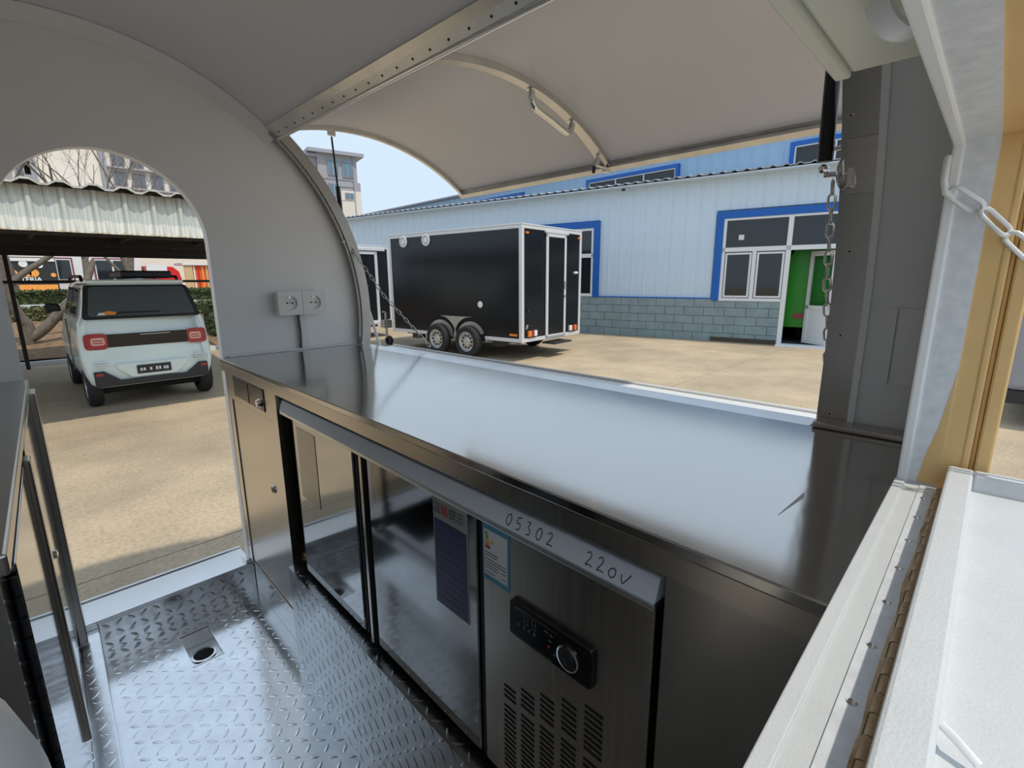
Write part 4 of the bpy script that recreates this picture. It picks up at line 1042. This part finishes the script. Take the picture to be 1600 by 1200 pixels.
# backing walls
b = MB(); b.box(.012, .3, 6.5, 24, 0, EV); b.box(.012, .3, -1.35, 2.5, 0, EV); b.box(.012, .3, -7, -5.0, 0, EV); b.box(.012, .3, -5.0, -1.35, 3.7, EV); b.box(.012, .3, 2.5, 6.5, 3.7, EV); b.box(.012, .3, 2.5, 6.5, 0, 1.2); b.box(.012, .3, -3.12, -1.35, 0, 1.19); b.box(.012, .3, -5, -4.45, 0, 3.7)
b.build('core_wall', 'mortar', ws)
# interior seen through door / glass
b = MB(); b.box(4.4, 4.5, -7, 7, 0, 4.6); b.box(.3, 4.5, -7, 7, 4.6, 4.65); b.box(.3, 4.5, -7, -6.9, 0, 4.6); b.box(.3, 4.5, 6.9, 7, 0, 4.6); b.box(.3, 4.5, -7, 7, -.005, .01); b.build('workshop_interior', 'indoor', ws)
# blocks
bm_ = None; rh = .25
for r in range(5):
    zb = .005+rh*r; off = (r % 2)*.29; y = -3.10-off
    while y < 6.4:
        ya, yb = max(y, -3.10), min(y+.57, 6.4)
        if yb-ya > .1: MB().box(-.06+random.uniform(-.004, .004), .01, ya, yb, zb, zb+rh-.014).build('block', 'block', ws)
        y += .585
MB().box(-.045, .012, -3.10, 6.4, 0, 1.255).build('mortar_bed', 'mortar', ws)
MB().box(-.07, .01, -1.25, 2.6, 1.245, 1.275).build('flashing', 'blue', ws)
b = MB(); b.box(-.09, -.02, -3.05, -1.3, .0, .13); g = b.build('air_grate', 'grate', ws)
# window + door group, right
def frame(y0, y1, z0, z1, t, m, x0=-.09, x1=.02, name='frame', parent=ws, label=None):
    b = MB(); b.box(x0, x1, y0, y1, z1-t, z1); b.box(x0, x1, y0, y1, z0, z0+t); b.box(x0, x1, y0, y0+t, z0+t, z1-t); b.box(x0, x1, y1-t, y1, z0+t, z1-t)
    return b.build(name, m, parent, label=label)
b = MB(); b.box(-.10, .02, -5.0, -1.25, 3.50, 3.70); b.box(-.10, .02, -1.45, -1.25, 1.20, 3.50); b.build('blue_surround', 'blue', ws, label='cobalt blue window surround')
b = MB(); b.box(-.08, .0, -4.4, -1.45, 3.44, 3.5); b.box(-.08, 0, -4.4, -1.45, 2.58, 2.70); b.box(-.08, 0, -1.53, -1.45, 1.2, 3.44); b.box(-.08, 0, -3.2, -3.08, 0, 3.44); b.box(-.08, 0, -3.1, -1.53, 1.2, 1.28); b.box(-.08, 0, -2.36, -2.26, 1.28, 2.58); b.box(-.08, 0, -4.40, -4.32, 0, 3.44)
b.build('window_frame', 'pvc', ws)
for (ya, yb, za, zb) in ((-3.08, -1.53, 2.70, 3.44), (-4.32, -3.2, 2.70, 3.44), (-2.26, -1.53, 1.28, 2.58), (-3.08, -2.36, 1.28, 2.58)):
    MB().box(-.04, -.02, ya, yb, za, zb).build('pane', 'glass', ws)
frame(-3.06, -2.38, 1.30, 2.55, .05, 'pvc', -.06, -.03, 'sash')
frame(-2.24, -1.55, 1.30, 2.55, .05, 'pvc', -.06, -.03, 'sash')
MB().box(-.045, -.04, -2.0, -1.86, 2.90, 3.04).build('pane_notice', 'paper', ws)
# open door leaf
dp = Vector((0.0, -4.30)); dvec = Vector((.52, .62)).normalized()
def dl_(a, z, o=0): return (dp.x+dvec.x*a-dvec.y*o, dp.y+dvec.y*a+dvec.x*o, z)
b = MB()
for (a0, a1, z0, z1) in ((0, .82, 2.42, 2.55), (0, .82, .05, .14), (0, .82, 1.0, 1.10), (0, .10, .14, 2.42), (.72, .82, .14, 2.42)):
    b.hexa([dl_(a0, z0), dl_(a1, z0), dl_(a1, z1), dl_(a0, z1)], [dl_(a0, z0, .05), dl_(a1, z0, .05), dl_(a1, z1, .05), dl_(a0, z1, .05)])
lf = b.build('door_leaf', 'pvc', ws, label='white half glazed door leaf standing open')
MB().hexa([dl_(.1, .14, .02), dl_(.72, .14, .02), dl_(.72, 1.0, .02), dl_(.1, 1.0, .02)], [dl_(.1, .14, .03), dl_(.72, .14, .03), dl_(.72, 1.0, .03), dl_(.1, 1.0, .03)]).build('door_panel', 'pvc', lf)
gm = bpy.data.materials.new('clear_glass'); gm.use_nodes = True
g_ = gm.node_tree.nodes['Principled BSDF']; g_.inputs['Transmission Weight'].default_value = 1; g_.inputs['Roughness'].default_value = .02; g_.inputs['IOR'].default_value = 1.05; g_.inputs['Base Color'].default_value = (.75, .85, .8, 1)
MB().hexa([dl_(.1, 1.1, .02), dl_(.72, 1.1, .02), dl_(.72, 2.42, .02), dl_(.1, 2.42, .02)], [dl_(.1, 1.1, .03), dl_(.72, 1.1, .03), dl_(.72, 2.42, .03), dl_(.1, 2.42, .03)]).build('door_pane', gm, lf)
MB().box(-.5, -.0, -4.5, -3.1, .0, .05).build('door_step', 'shop', ws)
# window, left (mostly behind black trailer)
b = MB(); b.box(-.10, .02, 2.42, 6.5, 3.50, 3.72); b.box(-.10, .02, 2.42, 2.62, 1.25, 3.50); b.box(-.10, .02, 6.3, 6.5, 1.25, 3.5); b.build('blue_surround', 'blue', ws)
b = MB(); b.box(-.08, 0, 2.62, 6.3, 3.42, 3.5); b.box(-.08, 0, 2.62, 6.3, 2.55, 2.68); b.box(-.08, 0, 2.62, 6.3, 1.26, 1.36); b.box(-.08, 0, 2.62, 2.70, 1.36, 3.42); b.box(-.08, 0, 3.9, 4.0, 1.36, 3.42); b.box(-.08, 0, 6.22, 6.3, 1.36, 3.42); b.build('window_frame', 'pvc', ws)
for (ya, yb) in ((2.70, 3.9), (4.0, 6.22)):
    for (za, zb) in ((1.36, 2.55), (2.68, 3.42)): MB().box(-.04, -.02, ya, yb, za, zb).build('pane', 'glass', ws)
# corrugated lean-to roof
rows = [[], []]
k = 0; y = -7
while y < 25:
    dz = .035 if k % 6 in (0, 1) else 0
    rows[0].append((-.42, y, EV+.02+dz)); rows[1].append((3.0, y, EV+.42+dz)); y += .052; k += 1
b = MB().strip(rows); b.strip([[(x, y, z-.03) for x, y, z in r] for r in rows]); b.strip([rows[0], [(x, y, z-.03) for x, y, z in rows[0]]]); b.build('lean_to_roof', 'aptg' if 0 else 'towerr', ws)
MB().box(-.40, -.0, -7, 24, EV-.06, EV-.03).build('soffit', 'clad', ws)
lmp = MB().lathe([(.0005, 0), (.05, 0), (.06, .06), (.0005, .07)], (-.30, 1.55, EV-.16), (0, 0, 1), 12).build('eave_lamp', 'trim_blk', ws, smooth=40)
# --- upper hall behind
UA = radians(-2)
uh = root('upper_hall', (18, 8, 0), 'taller sky blue hall with strip windows behind the workshop roof', 'building', rz=UA, off=(0, 0, 0))
MB().box(.015, 12, -14, 34, 4.0, 6.34).build('wall', 'clad_up', uh)
um = None
y = -9
while y < 33:
    if um is None:
        prof = [(0, 0), (-.02, .03), (-.02, .08), (0, .11), (0, .46)]; pr_ = prof+[(x+.02, y_) for x, y_ in prof[::-1]]
        um = MB().prism(pr_, lambda x, y_: (x, y_, 4.4), lambda x, y_: (x, y_, 6.33)).build('cladding_panel', 'clad_up', uh); ob = um
    else: ob = dup(um, uh)
    ob.location.y = y; y += .46
MB().box(-.18, 12, -14, 34, 6.33, 6.42).build('roof_edge', 'towerr', uh)
for (ya, yb) in ((-6.3, -2.75), (.97, 5.2), (9.0, 13.2), (17.0, 21.2), (25, 29)):
    fr_ = frame(ya, yb, 5.05, 5.95, .13, 'blue', -.12, .03, 'window_surround', uh)
    frame(ya+.13, yb-.13, 5.10, 5.82, .04, 'pvc', -.09, .02, 'window_frame', fr_)
    n = 3; wd = (yb-ya-.34)/n
    for k in range(n):
        MB().box(-.03, .01, ya+.17+wd*k, ya+.17+wd*(k+1), 5.14, 5.78).build('pane', 'glass', fr_)
        if k: MB().box(-.09, .02, ya+.15+wd*k, ya+.19+wd*k, 5.14, 5.78).build('mullion', 'pvc', fr_)
# green trailer inside
gt = root('green_trailer', (16.6, 3.3, 0), 'bright green round backed trailer inside the open workshop door', 'trailer', rz=WA, off=(2.2, -4.75, 0))
pr_ = [(-5.6, .45), (-3.55, .45)] + [(-4.3+.75*cos(a), 2.2+.75*sin(a)) for a in [pi/2*k/8 for k in range(9)]] + [(-5.6, 2.95)]
MB().prism(pr_, lambda y, z: (1.6, y, z), lambda y, z: (4.4, y, z)).build('body', 'greenp', gt)
MB().box(1.58, 1.6, -4.3, -3.8, .70, .84).build('tail_light', 'redl', gt)
for yy in (-5.2, -3.95): MB().lathe([(.18, -.1), (.3, -.1), (.3, .1), (.18, .1)], (2.6, yy, .31), (0, 1, 0), 18).build('wheel', 'tyre', gt, smooth=40)

# ================================================================== BLACK TRAILERS
bt = root('black_trailer', (7.954, 7.469, 0), 'black box trailer with white edges and twin wheels beside the workshop', 'trailer', rz=.099, off=(0, 0, 0))
TW, TL, TZ0, TZ1 = 2.468, 4.54, .45, 3.0
def edges(p, W_, L_, z0, z1, t=.075):
    MB().box(.01, W_-.01, .01, L_-.01, z0+.01, z1-.01).build('body', 'tblack', p)
    b = MB()
    for (xa, xb) in ((-.012, t), (W_-t, W_+.012)):
        for (ya, yb) in ((-.012, t), (L_-t, L_+.012)): b.box(xa, xb, ya, yb, z0, z1)
    for (za, zb) in ((z0, z0+t*1.15), (z1-t, z1)):
        b.box(-.010, W_+.010, -.010, t, za, zb); b.box(-.010, W_+.010, L_-t, L_+.010, za, zb); b.box(-.010, t, -.01, L_+.01, za, zb); b.box(W_-t, W_+.01, -.01, L_+.01, za, zb)
    b.box(-.02, W_+.02, -.02, L_+.02, z1, z1+.03)
    b.build('edge_frame', 'talu', p, label='white edge frame', bevel=.006)
edges(bt, TW, TL, TZ0, TZ1)
for yy in (3.92, 3.04):
    v_ = MB().lathe([(.0005, .03), (.07, .03), (.075, .02), (.10, .02), (.105, .035), (.14, .03), (.15, 0)], (-.0, yy, 2.83), (-1, 0, 0), 26).build('vent_cap', 'pvc', bt, smooth=40)
    MB().lathe([(.085, .030), (.10, .024)], (0, yy, 2.83), (-1, 0, 0), 20).build('vent_groove', 'aptg', v_)
MB().lathe([(.0005, .025), (.05, .025), (.075, .01), (.08, 0)], (0, 1.24, 1.27), (-1, 0, 0), 20).build('inlet_cap', 'pvc', bt, smooth=40)
MB().box(-.02, .0, .12, .34, .59, .64).build('side_marker', 'amber', bt)
# fender
prof = []
for c, a_0, a_1 in ((2.60, 20, 180), (1.55, 0, 160)): pass
def fen(r): 
    P = [(2.60+r*cos(radians(a)), .36+r*.98*sin(radians(a))) for a in range(180, 44, -8)]
    P += [(2.30, .36+r*.70), (1.85, .36+r*.70)] if 0 else []
    P += [(1.55+r*cos(radians(a)), .36+r*.98*sin(radians(a))) for a in range(136, -1, -8)]
    return P
fo = [(2.60+.58*cos(radians(a)), .40+.56*sin(radians(a))) for a in range(180, 84, -8)] + [(1.55+.58*cos(radians(a)), .40+.56*sin(radians(a))) for a in range(92, -1, -8)]
fi = [(2.60+.47*cos(radians(a)), .40+.46*sin(radians(a))) for a in range(180, 20, -8)] + [(2.075, .44)] + [(1.55+.47*cos(radians(a)), .40+.46*sin(radians(a))) for a in range(156, -1, -8)]
MB().prism(fo+fi[::-1], lambda y, z: (-.03, y, z), lambda y, z: (.0, y, z)).build('fender_plate', 'fender', bt)
MB().strip([[(-.16*0-.03, y, z) for y, z in fo], [(.02, y, z+.01) for y, z in fo]]).build('fender_lip', 'fender', bt)
b = MB(); 
for c in (2.60, 1.55): b.prism([(c+.465*cos(radians(a)), .40+.455*sin(radians(a))) for a in range(0, 181, 12)], lambda y, z: (-.022, y, z), lambda y, z: (-.004, y, z))
b.box(-.022, -.004, 1.2, 2.95, .40, .60)
b.build('wheel_well', 'dark', bt)
for yy in (2.60, 1.55):
    wheel(bt, -.10, yy, .385, .20, -1, spokes=10); wheel(bt, TW+.05, yy, .385, .20, 1, spokes=10)
# rear door
b = MB(); y = -.02
for (xa, xb, za, zb) in ((.90, .985, .50, 2.86), (1.66, 1.745, .50, 2.86), (.90, 1.745, 2.80, 2.88), (.90, 1.745, .50, .55)): b.box(xa, xb, -.035, .0, za, zb)
b.build('door_frame', 'talu', bt, bevel=.006); MB().box(.84, 1.82, -.045, 0, 2.885, 2.93).build('drip_rail', 'talu', bt)
rd = MB().box(.985, 1.66, -.028, .0, .55, 2.80).build('rear_door', 'tblack', bt, bevel=.005)
MB().box(1.64, 1.72, -.06, -.03, 1.62, 1.80).build('door_lock', 'rim', rd, bevel=.008); MB().box(1.66, 1.70, -.06, -.03, 1.42, 1.46).build('door_keeper', 'rim', rd)
MB().tube([(2.10, -.03, 2.0), (2.22, -.05, 2.0)], .03, 8).build('grip', 'pvc', bt)
for (xa, m1, m2, m3) in ((.20, 'amber', 'redl', 'pvc'), (1.93, 'pvc', 'redl', 'amber')):
    for k, mm in enumerate((m1, m2, m3)): MB().box(xa+.11*k, xa+.11*(k+1), -.05, 0, .57, .70).build('tail_light', mm, bt, bevel=.006)
for xa in (.12, 2.28): MB().box(xa, xa+.10, -.03, 0, 2.82, 2.86).build('marker_light', 'amber', bt)
MB().disc((.22, -.0, 1.15), (0, -1, 0), .035, .02, 12).build('grommet', 'trim_blk', bt)
MB().tube([(.14, -.02, .76), (.14, -.05, .84)], .025, 8).build('hook_eye', 'rim', bt)
MB().box(1.0, 1.75, -.22, .15, .33, .37).build('rear_step', 'trim_blk', bt); MB().box(.3, 2.2, .3, 4.3, .38, .45).build('chassis', 'trim_blk', bt)
for yy in (.7, 3.6): MB().box(.1, .35, yy, yy+.25, .30, .44).build('stabiliser', 'trim_blk', bt)
MB().hexa([(.4, TL, .42), (.52, TL, .42), (1.25, TL+1.1, .42), (1.17, TL+1.1, .42)], [(.4, TL, .50), (.52, TL, .50), (1.25, TL+1.1, .50), (1.17, TL+1.1, .50)]).build('drawbar', 'fender', bt)
MB().hexa([(TW-.4, TL, .42), (TW-.52, TL, .42), (1.19, TL+1.1, .42), (1.27, TL+1.1, .42)], [(TW-.4, TL, .50), (TW-.52, TL, .50), (1.19, TL+1.1, .50), (1.27, TL+1.1, .50)]).build('drawbar', 'fender', bt)
# jockey wheel of the drawbar sits towards our side
jw = root('jockey_wheel', (7.62, 12.55, 0), 'galvanised jockey wheel in front of the black trailer', 'jockey wheel')
MB().tube([(7.62, 12.55, .22), (7.62, 12.55, .95)], .035, 10).build('tube', 'fender', jw, smooth=60)
MB().lathe([(.05, -.04), (.13, -.04), (.13, .04), (.05, .04)], (7.66, 12.50, .13), (1, .2, 0), 18).build('wheel', 'tyre', jw, smooth=40)
MB().tube([(7.62, 12.55, .95), (7.5, 12.5, .97), (7.5, 12.5, .93)], .015, 6).build('crank', 'fender', jw, smooth=60)
MB().box(7.5, 7.75, 12.45, 12.65, .50, .72).build('clamp', 'fender', jw)
b2 = root('second_black_trailer', (6.6, 14.6, 0), 'second black trailer with white framed rear door behind the first', 'trailer', rz=.05, off=(0, 0, 0))
edges(b2, 2.6, 4.2, .45, 2.92)
b = MB()
for (xa, xb, za, zb) in ((1.10, 1.20, .48, 2.72), (2.02, 2.12, .48, 2.72), (1.10, 2.12, 2.66, 2.76)): b.box(xa, xb, -.04, 0, za, zb)
b.build('door_frame', 'talu', b2, bevel=.006); MB().box(.9, 2.4, -.07, 0, 2.78, 2.86).build('drip_rail', 'talu', b2)
MB().box(1.5, 1.65, -.08, -.02, 1.72, 1.78).build('door_handle', 'chrome', b2)
MB().box(.1, 2.5, -.35, 0, .44, .50).build('rear_step', 'talu', b2); MB().box(.3, 2.2, .3, 3.8, .3, .45).build('chassis', 'trim_blk', b2)
for xx in (.05, 2.55): MB().lathe([(.2, -.1), (.36, -.1), (.36, .1), (.2, .1)], (xx, 2.0, .36), (1, 0, 0), 18).build('wheel', 'tyre', b2, smooth=40)

# hidden-side backdrop: dark parked trailer seen past the gold frame
pk = root('parked_trailer', (9.5, -2.2, 0), 'grey blue parked trailer seen past the gold window surround', 'trailer', rz=0)
MB().box(8.6, 10.6, -4.5, -.22, .45, 1.75).build('body', 'aptg', pk, bevel=.08)
MB().box(8.58, 10.6, -4.4, -.26, .30, .46).build('chassis', 'trim_blk', pk)
for yy in (-3.2, -1.6): MB().lathe([(.2, -.1), (.32, -.1), (.32, .1), (.2, .1)], (8.7, yy, .32), (1, 0, 0), 18).build('wheel', 'tyre', pk, smooth=40)
